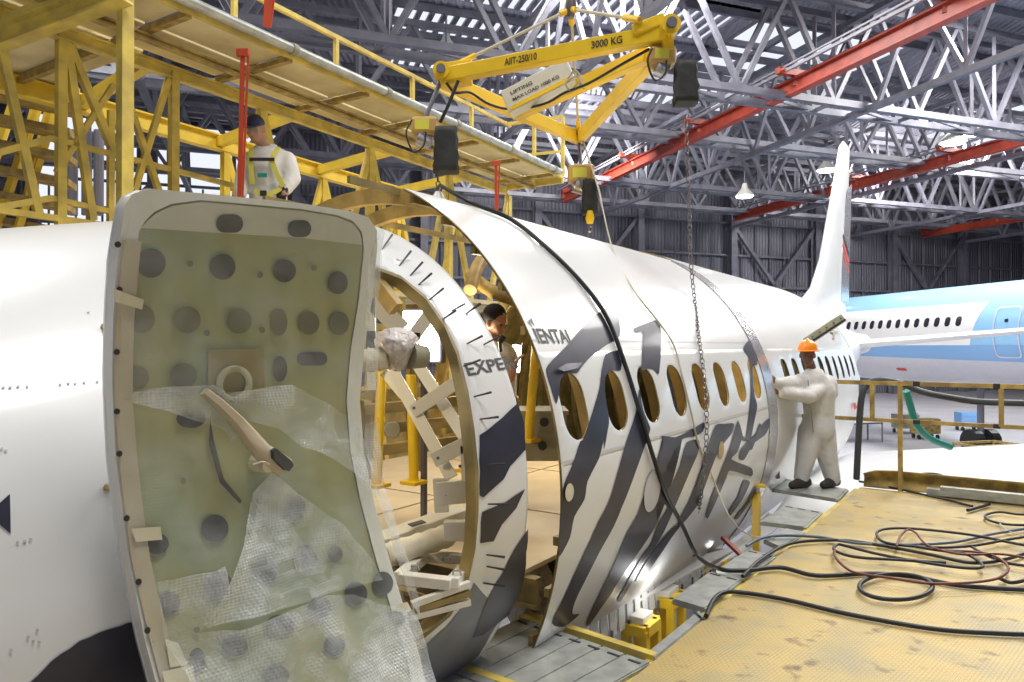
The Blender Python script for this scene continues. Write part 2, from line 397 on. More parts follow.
# steel columns, girts and bracing carried by the back wall
for i, g in enumerate(range(-30, 75, 8)):
    b = MB(); b.ibeam(hg(46.2, g, -4), hg(46.2, g, 12), .5, .6, GE, .06)
    if i % 2 == 0:
        b.bar(hg(46.3, g, 0), hg(46.3, g + 8, 9.5), .28); b.bar(hg(46.3, g + 8, 0), hg(46.3, g, 9.5), .28)
    for z in (-1, 2.2, 4.6, 7, 9.5): b.bar(hg(46.6, g, z), hg(46.6, g + 8, z), .16)
    for k in range(1, 6): b.bar(hg(46.75, g + k * 8 / 6, -4), hg(46.75, g + k * 8 / 6, 9.4), .09)
    tag(b.build('wall_column', 'steel'), 'grey steel column with girts and bracing standing on the far hangar wall', 'column', 'columns along the far hangar wall', 'structure')
# roof: corrugated sheet with a skylight and slatted louvre strips
RZ = 13.6
b = MB()
def roof(e0, e1, g0, g1): b.box(hg((e0 + e1) / 2, (g0 + g1) / 2, RZ), GE * ((e1 - e0) / 2), GG * ((g1 - g0) / 2), ZZ * .1)
roof(-28, 21, -32, 75); roof(21, 42, -32, 5); roof(42, 47.5, -32, 75)
roof(21, 24, 5, 75); roof(24, 42, 18.6, 19.4); roof(36, 42, 19.4, 75); roof(24, 36, 28, 40); roof(24, 36, 46, 75); roof(35, 42, 5, 8)
tag(b.build('ceiling', 'roof'), kind='structure')
b = MB(); g = 5.0
while g < 18.6:
    for e in (24, 27.6, 31.2, 34.8, 38.4): b.box(hg(e + 1.7, g, RZ), GE * 1.45, GG * .11, ZZ * .06)
    g += .52
for e in (24, 27.6, 31.2, 34.8, 38.4): b.box(hg(e, 12, RZ), GE * .22, GG * 7, ZZ * .1)
tag(b.build('trim_1', 'roof'), kind='structure')
b = MB()
for g in (19.4, 21.6, 23.8, 26, 28, 40, 42, 44, 46): b.box(hg(30, g, RZ), GE * 6, GG * .12, ZZ * .12)
for e in (24, 27, 30, 33, 36): b.box(hg(e, 23.7, RZ), GE * .12, GG * 4.3, ZZ * .12); b.box(hg(e, 43, RZ), GE * .12, GG * 3, ZZ * .12)
tag(b.build('window_2', 'steel'), kind='structure')
# purlins under the roof sheet
b = MB(); e = 2.4
while e < 47: b.bar(hg(e, -30, RZ - .3), hg(e, 75, RZ - .3), .14, .3); e += 3.6
tag(b.build('trim_2', 'steel'), kind='structure')
# lattice trusses spanning across (along g) and along (along e)
def truss(name, A, dirv, L, zb, zt, bay, wdt, m, label, group, off=None):
    b = MB(); off = off or Vector((0, 0, 0)); n = int(L / bay)
    for sd in ((0,) if off.length == 0 else (-1, 1)):
        o = off * sd
        b.bar(A + o + ZZ * zb, A + o + dirv * L + ZZ * zb, wdt * 1.5); b.bar(A + o + ZZ * zt, A + o + dirv * L + ZZ * zt, wdt * 1.5)
        for i in range(n):
            p = A + o + dirv * (i * bay)
            b.bar(p + ZZ * zb, p + dirv * (bay / 2) + ZZ * zt, wdt); b.bar(p + dirv * (bay / 2) + ZZ * zt, p + dirv * bay + ZZ * zb, wdt)
            if i % 2 == 0: b.bar(p + ZZ * zb, p + ZZ * zt, wdt * .8)
    if off.length:
        for i in range(n + 1):
            p = A + dirv * (i * bay); b.bar(p - off + ZZ * zb, p + off + ZZ * zb, wdt * .7)
            if i < n: b.bar(p - off + ZZ * zb, p + dirv * bay + off + ZZ * zb, wdt * .6)
    return tag(b.build(name, m), label, 'roof truss', group, 'structure')
ZB, ZT = 9.2, 13.0
for i, e in enumerate((22, 29, 36, 43.5)):
    truss('roof_truss', hg(e, -30, 0), GG, 100, ZB + (i % 2) * .5, ZT, 4.2, .17, 'steell' if i % 2 else 'steel', 'grey steel lattice truss spanning across the hangar roof', 'cross trusses', GE * .5)
for i, g in enumerate((-16, -4, 10, 22, 34, 46, 58)):
    truss('longitudinal_truss', hg(3, g, 0), GE, 44, ZB - .1, ZT - .2, 3.6, .15, 'steell' if i % 2 == 0 else 'steel', 'grey steel lattice truss running lengthwise under the hangar roof', 'lengthwise trusses')
# travelling-crane rails
def crane_rail(g, e0, e1, z, label):
    t = empty('crane_rail', hg(e0, g, z), label, 'crane rail')
    MB().ibeam(hg(e0, g, z), hg(e1, g, z), .36, .55, ZZ, .07).build('rail_beam', 'orange', t)
    MB().bar(hg(e0, g - .5, z + .45), hg(e1, g - .5, z + .45), .10).bar(hg(e0, g - .5, z + .62), hg(e1, g - .5, z + .62), .06).build('conductor_bar', 'steell', t)
    e = e0 + 3
    while e < e1:
        MB().bar(hg(e, g, z + .3), hg(e, g, ZB + .2), .16).bar(hg(e, g - .8, z + .45), hg(e, g + .8, z + .45), .22).build('hanger', 'orange', t); e += 6
    MB().box(hg(e1 - .2, g, z + .3), GE * .12, GG * .25, ZZ * .35).build('end_stop', 'orange', t)
crane_rail(18.2, 6, 42, 8.6 + .8, 'long red crane rail sloping from the hoists to the top edge')
crane_rail(33, 18, 44.5, 10 - .5, 'red crane rail ending above the white tail fin')
crane_rail(52.5, 30, 45.5, 10 - .6, 'short red crane rail in the far right corner')
# high bay lamps
def lamp(px, py, D, label, grp=None):
    p = at(px, py, D); t = empty('high_bay_lamp', p, label, 'lamp', grp)
    MB().tube([p + ZZ * .75, p + ZZ * .45, p + ZZ * .1, p], [.12, .2, .5, .55], 14).build('reflector', 'wht', t)
    MB().tube([p - ZZ * .03, p - ZZ * .06], [.48, .44], 14).build('lens', 'lamp', t)
    MB().bar(p + ZZ * .75, p + ZZ * 1.5, .06).build('bracket', 'steel', t)
lamp(446, 50, 30, 'upper of the two lit lamps left of the yellow lifting frame')
lamp(446, 66, 27, 'lower of the two lit lamps left of the yellow lifting frame')
lamp(954, 142, 31, 'left of the two lit lamps on the red crane rail')
lamp(973, 133, 31.5, 'right of the two lit lamps on the red crane rail')
lamp(827, 170, 40, 'small dim lamp just left of the tail fin tip')
lamp(745, 196, 42, 'small lamp at the near end of the middle red rail')

# ================================================================== the blue and white airliner behind
def far_plane():
    E2 = Vector((-.18, .984, 0)); N2 = Vector((-.984, -.18, 0))           # away from us; its left side faces us
    W0 = Vector((15.9, 25.5, .88 + CZ)); R = 1.88; ph = .246
    C0 = W0 - N2 * (R * math.cos(ph)) - ZZ * (R * math.sin(ph))
    def S(t, phi, lift=0): return C0 + E2 * t + N2 * ((R + lift) * math.cos(phi)) + ZZ * ((R + lift) * math.sin(phi))
    t = empty('parked_airliner', C0, 'blue and white airliner parked behind the tail section', 'airplane')
    t.location.z = 0
    t0, t1 = -12.0, 26.0
    bm = bmesh.new(); rect(bm, t0, t1, math.radians(-178) * R, math.radians(182) * R)
    bend(bm, lambda x, y: S(x, y / R), .12)
    bm_obj('fuselage', bm, 'blue', t)
    def pan(name, poly, m, lift=.012, parent=t):
        bm = bmesh.new(); f = bm.faces.new([bm.verts.new((a, c * R, 0)) for a, c in poly]); bmesh.ops.triangulate(bm, faces=[f]); bend(bm, lambda x, y: S(x, y / R, lift), .12)
        return bm_obj(name, bm, m, parent)
    pan('white_panel', [(-.5, -.06 - .15), (-1.0, .62), (9.0, .62), (11.5, .5), (13.5, .2), (14, -.21)], 'hwht')
    pan('blue_stripe', [(t0, -.60), (t0, -.21), (9, -.21), (14.5, -.28), (14.5, -.5), (8, -.45)], 'blued')
    pan('grey_belly', [(t0, -1.62), (t0, -.60), (8, -.45), (14.5, -.5), (t1, -.5), (t1, -1.62)], 'belly')
    for k in range(14):
        bm = bmesh.new(); bm.faces.new([bm.verts.new((x, y, 0)) for x, y in rrect(.508 * k, ph * R, .25, .36, .11)]); bend(bm, lambda x, y: S(x, y / R, .02), .12); bm_obj('window', bm, 'glass', t)
    # cabin door outline
    o = rrect(-2.0, .02 * R, 1.0, 1.75, .16); i_ = rrect(-2.0, .02 * R, .9, 1.65, .13); bm = bmesh.new()
    vo = [bm.verts.new((*p, 0)) for p in o]; vi = [bm.verts.new((*p, 0)) for p in i_]
    for k in range(len(o)): j = (k + 1) % len(o); bm.faces.new([vo[k], vo[j], vi[j], vi[k]])
    bend(bm, lambda x, y: S(x, y / R, .03), .12); dr = bm_obj('door_outline', bm, 'belly', t)
    pan('door_window', rrect(-2.0, ph * .9, .14, .06, .03), 'glass', .03)
    pan('warning_label', [(3.2, -.84), (3.2, -.76), (3.75, -.76), (3.75, -.84)], 'red', .03)
    # gear and clutter below: landing gear leg on the floor
    p = C0 + E2 * 1 - ZZ * (R + .2); g = Vector((p.x, p.y, .45))
    MB().tube([p + ZZ * .4, g], .12, 10).build('landing_gear_strut', 'steel', t)
    for sd in (-1, 1): MB().tube([g + N2 * (sd * .18), g + N2 * (sd * .5)], .45, 16).build('landing_gear_wheel', 'blk', t)
    # wing root stub on the near side
    b = MB(); A = C0 - ZZ * 1.25
    r1 = [A + E2 * 0 + N2 * 1.2, A + E2 * 6 + N2 * 1.2]; tp = [A + E2 * 10 + N2 * 4.2 + ZZ * .3, A + E2 * 12 + N2 * 4.2 + ZZ * .3]
far_plane()

# ================================================================== AFT BARREL (cut loose, with open window holes)
PHW = .246; S0 = 3.352
def c4(ox, oy, k): return lambda L: [(ox + x / k, oy + y / k) for x, y in L]
def aft_barrel():
    t = empty('fuselage_barrel', hul(5.3, -1.2), 'cut white fuselage barrel with eight open window holes and dark zebra stripes', 'fuselage section')
    t.location = Vector((hul(5.3, 0).x, hul(5.3, 0).y, 0)); R = RA; sA, sB = 3.13, 7.5
    top = math.radians(64) * R; bm = bmesh.new(); qw = PHW * R; q0, q1 = qw - .30, qw + .30
    rect(bm, sA, sB, q1, top)
    bm.faces.new([bm.verts.new(p) for p in ((sA, math.radians(-27) * R, 0), (sB, math.radians(-41) * R, 0), (sB, q0, 0), (sA, q0, 0))])
    for k in range(8):
        a = S0 + .508 * k; x0 = sA if k == 0 else a - .254; x1 = sB if k == 7 else a + .254
        cell_hole(bm, x0, x1, q0, q1, rrect(a, qw, .27, .37, .125))
    fn = lambda x, y, l=0: hul(x, y / R, R + l)
    bend(bm, fn)
    ax = lambda c: DD * c.dot(DD) - NN * AA + ZZ * (ZA + CZ)
    skin = bm_obj('outer_skin', bm, ['hull', 'primer'], t, solid=.014, outward=ax)
    # far side skin, window holes showing daylight
    bm = bmesh.new(); pf = math.pi - PHW; f0, f1 = pf * R - .3, pf * R + .3
    rect(bm, sA + .1, sB, math.radians(150) * R, f0) if math.radians(150) * R < f0 else None
    rect(bm, sA + .1, sB, f1, math.radians(225) * R)
    for k in range(8):
        a = S0 + .508 * k + .05; x0 = sA + .1 if k == 0 else a - .254; x1 = sB if k == 7 else a + .254
        cell_hole(bm, x0, x1, f0, f1, rrect(a, pf * R, .27, .37, .125))
    bend(bm, fn); bm_obj('far_skin', bm, ['hull', 'primer'], t, solid=.014, outward=ax)
    # hoop frames and stringers
    for k in range(1, 9):
        s = S0 - .23 + .508 * k; b = MB(); n = 46; a0, a1 = math.radians(-30), math.radians(232)
        parts = [(a0, a1)] if k < 3 else [(a0, math.radians(88)), (math.radians(150), a1)]
        for a0, a1 in parts:
            vs = []
            for i in range(n + 1):
                a = a0 + (a1 - a0) * i / n
                vs += [hul(s - .03, a, R - .014), hul(s + .03, a, R - .014), hul(s + .03, a, R - .12), hul(s - .03, a, R - .12)]
            fs = []
            for i in range(n):
                for j in range(4): fs.append((4 * i + j, 4 * i + (j + 1) % 4, 4 * i + 4 + (j + 1) % 4, 4 * i + 4 + j))
            b.add(vs, fs + [(0, 1, 2, 3), (4 * n, 4 * n + 1, 4 * n + 2, 4 * n + 3)])
        b.build('hoop_frame', 'gold' if k % 3 else 'primer', t)
    for i in range(20):
        a = math.radians(-24 + 8.6 * i)
        if abs(a - PHW) < .22: continue
        if 95 < math.degrees(a) < 150 and i % 3: continue
        if 64 < math.degrees(a) < 95 and i % 2: continue
        sa = sA + .02; MB().bar(hul(sa, a, R - .04), hul(sB, a, R - .04), .03, .045).build('stringer', 'primer', t)
    for a in (170, 190, 199, 208, 218): MB().bar(hul(sA + .1, math.radians(a), R - .04), hul(sB, math.radians(a), R - .04), .03, .045).build('stringer', 'gold', t)
    # butt strap: bare metal band round the aft edge
    bm = bmesh.new(); rect(bm, 7.2, 7.53, math.radians(-38) * R, math.radians(62) * R); bend(bm, lambda x, y: fn(x, y, .008)); bm_obj('butt_strap', bm, 'alub', t, solid=.01, outward=ax)
    # lap joint lines
    for y in (344, 452):
        s_, ph = ainv(600, y if y > 400 else 341); bm = bmesh.new(); rect(bm, sA, 7.2, ph * R - .005, ph * R + .005); bend(bm, lambda x, y2: fn(x, y2, .002), .02); bm_obj('lap_joint', bm, 'belly', t)
    # zebra stripes
    a1 = c4(540, 290, 4.014); a2 = c4(540, 440, 3.407); a3 = c4(650, 420, 3.786); a3w = c4(660, 300, 4.52)
    ST = [
     a1([(22, 318), (60, 270), (110, 220), (170, 150), (230, 95), (285, 58), (305, 68), (315, 110), (318, 185), (260, 225), (200, 270), (165, 310), (145, 335), (100, 337), (80, 365), (72, 430), (62, 455), (42, 395)]),
     a1([(262, 258), (325, 245), (322, 322), (285, 322), (262, 345), (258, 400), (275, 520), (270, 560), (255, 640)]) + a2([(215, 0), (200, 60), (160, 140), (150, 200), (115, 260), (100, 330), (64, 395), (62, 330), (70, 210), (80, 150), (110, 80), (135, 5)]) + a1([(170, 600), (205, 500), (235, 400), (245, 330)]),
     a1([(375, 158), (388, 150), (465, 122), (480, 145), (485, 200), (476, 335), (455, 320), (430, 316), (405, 318), (412, 175), (385, 172)]),
     a1([(396, 395), (412, 480), (432, 532), (440, 560), (420, 620)]) + a2([(335, 75), (300, 170), (250, 290), (200, 380), (120, 540), (108, 588), (132, 590), (80, 632), (38, 620), (80, 530), (140, 400), (195, 280), (235, 200), (290, 10)]) + a1([(360, 560), (385, 480)]),
     a2([(430, 22), (395, 70), (385, 130), (350, 190), (330, 250), (290, 320), (250, 420), (200, 520), (155, 618), (168, 622), (240, 520), (250, 502), (290, 440), (340, 370), (392, 290), (392, 240), (405, 130), (440, 60)]) + a3([(95, 90), (130, 68), (165, 62), (198, 42), (202, 8), (165, 30), (95, 65), (40, 60)]),
     a3([(135, 85), (182, 75), (180, 120), (150, 190), (120, 260), (90, 330), (50, 420), (0, 500)]) + a2([(350, 410), (300, 500), (272, 545), (262, 540), (300, 470), (350, 385), (375, 350), (400, 280), (432, 230)]) + a3([(40, 300), (80, 240), (110, 170)]),
     a3([(-25, 590), (40, 500), (80, 440), (110, 400), (90, 400), (40, 450), (-10, 520), (-60, 610)]),
     a3w([(285, 560), (330, 558), (322, 600), (290, 640), (262, 682)]) + a3([(290, 60), (250, 130), (215, 220), (190, 290), (170, 330), (120, 390), (100, 390), (150, 290), (190, 180), (215, 100), (245, 20)]),
     a3w([(375, 212), (415, 165), (430, 190), (438, 290), (415, 302), (422, 420), (436, 480), (420, 560), (400, 650)]) + a3([(350, 60), (328, 120), (305, 148), (380, 180), (380, 212), (300, 190), (285, 220), (240, 320), (215, 370), (208, 350), (250, 230), (300, 100), (330, 0)]) + a3w([(380, 640), (400, 500), (408, 400), (398, 260), (380, 235)]),
     a3w([(500, 530), (475, 545), (440, 590), (412, 675)]) + a3([(340, 110), (335, 145), (352, 150), (385, 90), (412, 10)]) + a3w([(470, 610), (498, 550)]),
     a3([(350, 228), (375, 235), (345, 300), (300, 360), (290, 350), (328, 290)]),
     a3([(392, 250), (400, 262), (375, 310), (330, 370), (318, 368), (362, 310)]),
     a1([(-49, 125), (-25, 148), (-38, 118), (-28, 112)]),
    ]
    for i, P in enumerate(ST): patch('zebra_stripe', jitter(rounded(P), .4, i), ainv, lambda s, ph, l: hul(s, ph, R + l), 'zebra', t, lift=.003 + .0004 * i)
    # round ports
    for (px, py, rr, mm) in ((568, 492, .045, 'cream'), (651, 491, .13, 'belly'), (720, 450, .07, 'gold')):
        s, ph = ainv(px, py); bm = bmesh.new(); bm.faces.new([bm.verts.new((s + rr * math.cos(a), ph * R + rr * 1.0 * math.sin(a), 0)) for a in [2 * math.pi * k / 24 for k in range(24)]])
        bend(bm, lambda x, y: fn(x, y, .009)); bm_obj('round_port', bm, mm, t)
    # rest of the word beside the cut
    s, ph = ainv(536, 343); bm = text_bm('IENTAL', .115); k = .0
    w = max(v.co.x for v in bm.verts)
    for v in bm.verts: v.co.x = 3.17 + v.co.x * (.40 / w); v.co.y = ph * R + .0 + v.co.y * 1.05
    bend(bm, lambda x, y: fn(x, y, .0025), .025); bm_obj('lettering', bm, 'ink', t, False)
    # foil blister at the first window
    P = c4(540, 290, 4.014)([(60, 320), (95, 300), (160, 295), (140, 318), (85, 332)]); patch('peeled_tape', P, ainv, lambda s, ph, l: hul(s, ph, R + l), 'alub', t, lift=.02)
    # comb of bright shear clips along the lower edge
    for i in range(26):
        s = 3.35 + i * .148; ph = math.radians(-27 - 14 * (s - 3.13) / 4.37)
        if s > 7.1: break
        p0 = hul(s, ph + .01, R - .012); p1 = p0 - ZZ * .17 + NN * .01; b = MB()
        b.box((p0 + p1) / 2, DD * .045, (p1 - p0) / 2, NN * .006); b.box(p1 - NN * .03, DD * .062, ZZ * .006, NN * .03); b.build('shear_clip', 'hull', t)
        MB().bar(p1 + NN * .02 + ZZ * .05 + DD * .07, p1 + NN * .02 - ZZ * .03 + DD * .07, .014).build('clip_hook', 'steel', t) if i % 2 else None
    return t
aft_barrel()

# ================================================================== TAIL SECTION (coaxial, further aft, with wing)
def tail():
    R = RA; t = empty('tail_section', (DD * 10 - NN * AA).to_tuple(), 'white rear fuselage with tail fin and stabiliser beyond the worker', 'fuselage section'); t.location.z = 0
    def prof(s):
        u = max(0, (s - 13.3) / 12.5); return R * (1 - .82 * min(u, 1) ** .75), u
    def fn(s, ph, l=0):
        r, u = prof(s); r += l
        return DD * s + NN * (r * math.cos(ph) - AA) + ZZ * (r * math.sin(ph) + ZA + CZ + .55 * (R - (r - l)))
    bm = bmesh.new(); qw = PHW * R; q0, q1 = qw - .3, qw + .3; s0, s1 = 7.56, 13.8
    cells = [8.2 + .508 * k for k in range(11)]
    for k, a in enumerate(cells): cell_hole(bm, s0 if k == 0 else a - .254, s1 if k == 10 else a + .254, q0, q1, rrect(a, qw, .26 if k < 6 else .2, .36, .1))
    rect(bm, s0, s1, q1, math.pi * 1.5 * R); rect(bm, s0, s1, -math.pi * .5 * R, q0)
    bend(bm, lambda x, y: fn(x, y / R), .12, .45)
    ax = lambda c: DD * c.dot(DD) - NN * AA + ZZ * (ZA + CZ)
    bm_obj('outer_skin', bm, ['hull', 'primer'], t, solid=.015, outward=ax)
    bm = bmesh.new(); rect(bm, s1, 27.5, -math.pi * .5 * R, math.pi * 1.5 * R); bend(bm, lambda x, y: fn(x, y / R), .15, .5); bm_obj('tail_cone', bm, 'hull', t, outward=ax)
    bm = bmesh.new(); rect(bm, s1 - .12, s1 + .03, -math.pi * .5 * R, math.pi * .6 * R); bend(bm, lambda x, y: fn(min(x, s1), y / R, .02), .1); bm_obj('joint_band', bm, 'hullg', t, solid=.02, outward=ax)
    for k in range(10):
        s = 8.45 + .508 * k; b = MB(); n = 40; vs = []
        for i in range(n): a = 2 * math.pi * i / n; vs += [hul(s - .03, a, R - .05), hul(s + .03, a, R - .05), hul(s + .03, a, R - .13), hul(s - .03, a, R - .13)]
        fs = [(4 * i + j, 4 * i + (j + 1) % 4, (4 * (i + 1) + (j + 1) % 4) % (4 * n), (4 * (i + 1) + j) % (4 * n)) for i in range(n) for j in range(4)]
        b.add(vs, fs); b.build('hoop_frame', 'primer', t)
    # fin: swept, tapered, rounded section with a dorsal fillet
    def aero(prof_pts, th0=.14):
        b = MB(); n = 18; L = []
        for (le, te, h, th) in prof_pts:
            for i in range(n):
                a = 2 * math.pi * i / n; c = (1 - math.cos(a)) / 2; y = math.sin(a) * th * (1 - .55 * c)
                L.append((le + (te - le) * c, y, h))
        return L, n
    zt = ZA + R
    secs = [(15.6, 24.3, zt - .9, .30), (17.2, 24.2, zt - .25, .26), (19.0, 24.2, zt + .35, .2), (20.2, 24.3, zt + 1.2, .18), (21.9, 24.7, zt + 3.2, .14), (23.2, 25.0, zt + 4.85, .10), (23.8, 25.1, zt + 5.15, .05)]
    L, n = aero(secs); b = MB(); vs = [DD * s - NN * (AA - y) + ZZ * (h + CZ) for s, y, h in L]; fs = []
    for i in range(len(secs) - 1):
        for k in range(n): fs.append((i * n + k, i * n + (k + 1) % n, (i + 1) * n + (k + 1) % n, (i + 1) * n + k))
    fs += [tuple(range(n)), tuple(range((len(secs) - 1) * n, len(secs) * n))]
    b.add(vs, fs); fin = b.build('tail_fin', 'hull', t, True)
    def fp(s, h): return DD * s - NN * (AA - .105) + ZZ * (h + CZ)
    b = MB(); P = [(22.6, zt + .2), (24.1, zt + .2), (24.2, zt + 1.4), (24.6, zt + 3.4), (24.75, zt + 4.0), (24.0, zt + 3.7), (23.4, zt + 2.9), (22.9, zt + 1.5)]
    b.hexa([fp(s, h) for s, h in P], [fp(s, h) + NN * .01 for s, h in P]); b.build('rudder_stripe', 'alub', t)
    for (hh, ww, mm) in ((1.9, .12, 'red'), (2.15, .07, 'ink'), (1.6, .05, 'red')):
        MB().bar(fp(23.0, zt + hh) + NN * .02, fp(24.0, zt + hh - .45) + NN * .02, .02, ww).build('fin_marking', mm, t)
    # horizontal stabiliser on the near side
    rt = DD * 21.9 - NN * 3.1 + ZZ * (.05 + CZ); secs = []
    b = MB(); n = 18; vs = []
    for k in range(5):
        u = k / 4; o = rt + NN * (6.7 * u) + DD * (2.0 * u) + ZZ * (.62 * u); ch = 2.6 - 1.5 * u; th = .16 - .09 * u
        for i in range(n): a = 2 * math.pi * i / n; c = (1 - math.cos(a)) / 2; vs.append(o + DD * (ch * c) + ZZ * (math.sin(a) * th * (1 - .5 * c)))
    fs = [(i * n + k, i * n + (k + 1) % n, (i + 1) * n + (k + 1) % n, (i + 1) * n + k) for i in range(4) for k in range(n)] + [tuple(range(n)), tuple(range(4 * n, 5 * n))]
    b.add(vs, fs); b.build('horizontal_stabiliser', 'hull', t, True)
    # wing sweeping back on the near side
    b = MB(); vs = []; m = 8
    for k in range(m):
        u = k / (m - 1); o = DD * (8.4 + 5.5 * u) + NN * (-2.05 + 8.5 * u) + ZZ * (-2.0 + .75 * u + CZ); ch = 6.2 - 1.6 * u; th = .26 - .15 * u
        for i in range(n): a = 2 * math.pi * i / n; c = (1 - math.cos(a)) / 2; vs.append(o + DD * (ch * c) + ZZ * (math.sin(a) * th * (1 - .5 * c)))
    fs = [(i * n + k, i * n + (k + 1) % n, (i + 1) * n + (k + 1) % n, (i + 1) * n + k) for i in range(m - 1) for k in range(n)] + [tuple(range(n)), tuple(range((m - 1) * n, m * n))]
    b.add(vs, fs); b.build('wing', 'hull', t, True)
    # small bird-like marking and end marker
    inv = lambda x, y: cyl_inv(x, y, R, AA, ZA)
    c = c4(760, 280, 4.87)
    patch('tail_marking', c([(340, 245), (352, 238), (358, 250), (380, 252), (362, 262), (358, 288), (348, 285), (352, 262), (336, 256)]), inv, lambda s, ph, l: hul(s, ph, R + l), 'boxg', t, lift=.02)
    patch('end_marker', [(851, 405), (853, 402), (855, 407), (852, 410)], inv, lambda s, ph, l: hul(s, ph, R + l), 'red', t, lift=.03)
tail()

# ================================================================== FORWARD SECTION with the open doorway
def forward():
    t = empty('forward_fuselage', (DD * 1 - NN * 3.3).to_tuple(), 'white nose fuselage section with open doorway and zebra striped cut edge', 'fuselage section'); t.location.z = 0
    R = 1.43
    # cut edge is bowed, its outline read in (s, phi)
    edge = [(82, 2.86), (60, 2.88), (45, 2.90), (30, 2.90), (15, 2.90), (0, 2.90), (-12, 2.88), (-22, 2.84), (-34, 2.75), (-50, 2.6)]
    # door opening loop in pixels -> (s, q)
    lp = [(300, 300), (318, 273), (345, 264), (372, 266), (400, 276), (425, 296), (445, 324), (458, 352), (468, 392), (474, 430), (478, 470), (478, 510), (475, 548), (467, 585), (450, 615), (425, 636), (395, 652), (360, 662), (320, 668), (290, 640), (272, 560), (268, 470), (272, 400), (282, 340)]
    loop = [(finv(*p)[0], finv(*p)[1] * R) for p in lp]
    loop = loop[::-1] if sum(loop[i][0] * loop[(i + 1) % len(loop)][1] - loop[(i + 1) % len(loop)][0] * loop[i][1] for i in range(len(loop))) < 0 else loop
    xs = [p[0] for p in loop]; ys = [p[1] for p in loop]; x0, x1, y0, y1 = min(xs) - .03, max(xs) + .03, min(ys) - .03, max(ys) + .03
    bm = bmesh.new(); cell_hole(bm, x0, x1, y0, y1, loop)
    qt, qb = math.radians(125) * R, math.radians(-75) * R; sE = 2.9
    rect(bm, x1, sE, y0, y1); rect(bm, x0, sE, y1, qt); rect(bm, x0, sE, qb, y0); rect(bm, -3.5, x0, qb, qt)
    fn = lambda x, y, l=0: fwd(x, y / R, l)
    bend(bm, fn, .05, .12); ax = lambda c: DD * c.dot(DD) - NN * 3.26 + ZZ * (-.7 + CZ)
    bm_obj('outer_skin', bm, ['hull', 'primer'], t, solid=.03, outward=ax)
    bm = bmesh.new(); rect(bm, -.6, sE, math.radians(148) * R, math.radians(166) * R); rect(bm, -.6, sE, math.radians(196) * R, math.radians(240) * R)
    for k in range(7):
        a = -.35 + .5 * k; cell_hole(bm, a - .25, a + .25, math.radians(166) * R, math.radians(196) * R, rrect(a, math.radians(180) * R, .26, .36, .12))
    bend(bm, fn, .05, .3); bm_obj('far_skin', bm, ['hull', 'gold'], t, solid=.02, outward=ax)
    # door jamb: a lip round the opening
    b = MB(); n = len(loop); vs = []
    for x, y in loop: vs += [fn(x, y, .004), fn(x, y, -.05)]
    cx, cy = sum(xs) / n, sum(ys) / n
    def ins(x, y): L = math.hypot(cx - x, cy - y); return x + (cx - x) / L * .028, y + (cy - y) / L * .028
    for x, y in loop: vs += [fn(*ins(x, y), .004), fn(*ins(x, y), -.05)]
    fs = []
    for i in range(n):
        j = (i + 1) % n; fs += [(2 * i, 2 * j, 2 * n + 2 * j, 2 * n + 2 * i), (2 * n + 2 * i, 2 * n + 2 * j, 2 * n + 2 * j + 1, 2 * n + 2 * i + 1), (2 * i, 2 * i + 1, 2 * j + 1, 2 * j), (2 * i + 1, 2 * n + 2 * i + 1, 2 * n + 2 * j + 1, 2 * j + 1)]
    b.add(vs, fs); b.build('door_jamb', 'primer', t, True)
    # edge frame at the cut, further frames inside
    for s in (2.84, 2.45, 1.5, 1.0, .5):
        b = MB(); m = 40; a0, a1 = math.radians(-60), math.radians(236); vs = []
        if s in (2.45, 1.5, 1.0): a0 = math.radians(42)
        for i in range(m + 1):
            a = a0 + (a1 - a0) * i / m; vs += [fwd(s - .02, a, -.03), fwd(s + .02, a, -.03), fwd(s + .02, a, -.10), fwd(s - .02, a, -.10)]
        fs = [(4 * i + j, 4 * i + (j + 1) % 4, 4 * i + 4 + (j + 1) % 4, 4 * i + 4 + j) for i in range(m) for j in range(4)] + [(0, 1, 2, 3), (4 * m, 4 * m + 1, 4 * m + 2, 4 * m + 3)]
        b.add(vs, fs); b.build('hoop_frame', 'gold', t)
    for a in (152, 160, 200, 208, 216, 224, 232): MB().bar(fwd(-.5, math.radians(a), -.05), fwd(2.88, math.radians(a), -.05), .03, .05).build('stringer', 'gold', t)
    k8 = c4(340, 400, 2.418); fl = lambda s, ph, l: fwd(s, ph, l)
    for i, P in enumerate(([(428, 8), (445, 60), (447, 120), (410, 160), (395, 190), (345, 235), (336, 230), (336, 85), (370, 60)],
              [(446, 215), (425, 260), (390, 300), (370, 340), (338, 345), (342, 270), (400, 245)],
              [(453, 310), (448, 400), (436, 460), (404, 520), (345, 565), (318, 572), (350, 490), (390, 420), (420, 360)])):
        patch('zebra_stripe', jitter(k8(P), .5, i), finv, fl, 'zebra', t, R, .004)
    patch('zebra_stripe', jitter([(-30, 720), (30, 682), (52, 660), (80, 640), (110, 628), (138, 620), (160, 700), (150, 760), (40, 780)], .8, 3), finv, fl, 'zebra', t, R, .004)
    patch('zebra_stripe', [(-12, 514), (10, 494), (11, 534)], finv, fl, 'zebra', t, R, .004)
    patch('sill_shade_patch', jitter([(474, 582), (462, 606), (446, 626), (424, 645), (396, 660), (400, 700), (440, 690), (478, 655), (500, 618), (490, 600)], .4, 9), finv, fl, 'sillshade', t, R, .0025)  # shade on the white skin below the doorway, painted as a patch
    # lettering above the doorway
    s, ph = finv(467, 376); s2, ph2 = finv(508, 376); bm = text_bm('EXPERI', .11); w = max(v.co.x for v in bm.verts); h = max(v.co.y for v in bm.verts)
    for v in bm.verts: v.co.x = s + v.co.x / w * .40; v.co.y = ph * R + v.co.y / h * .062
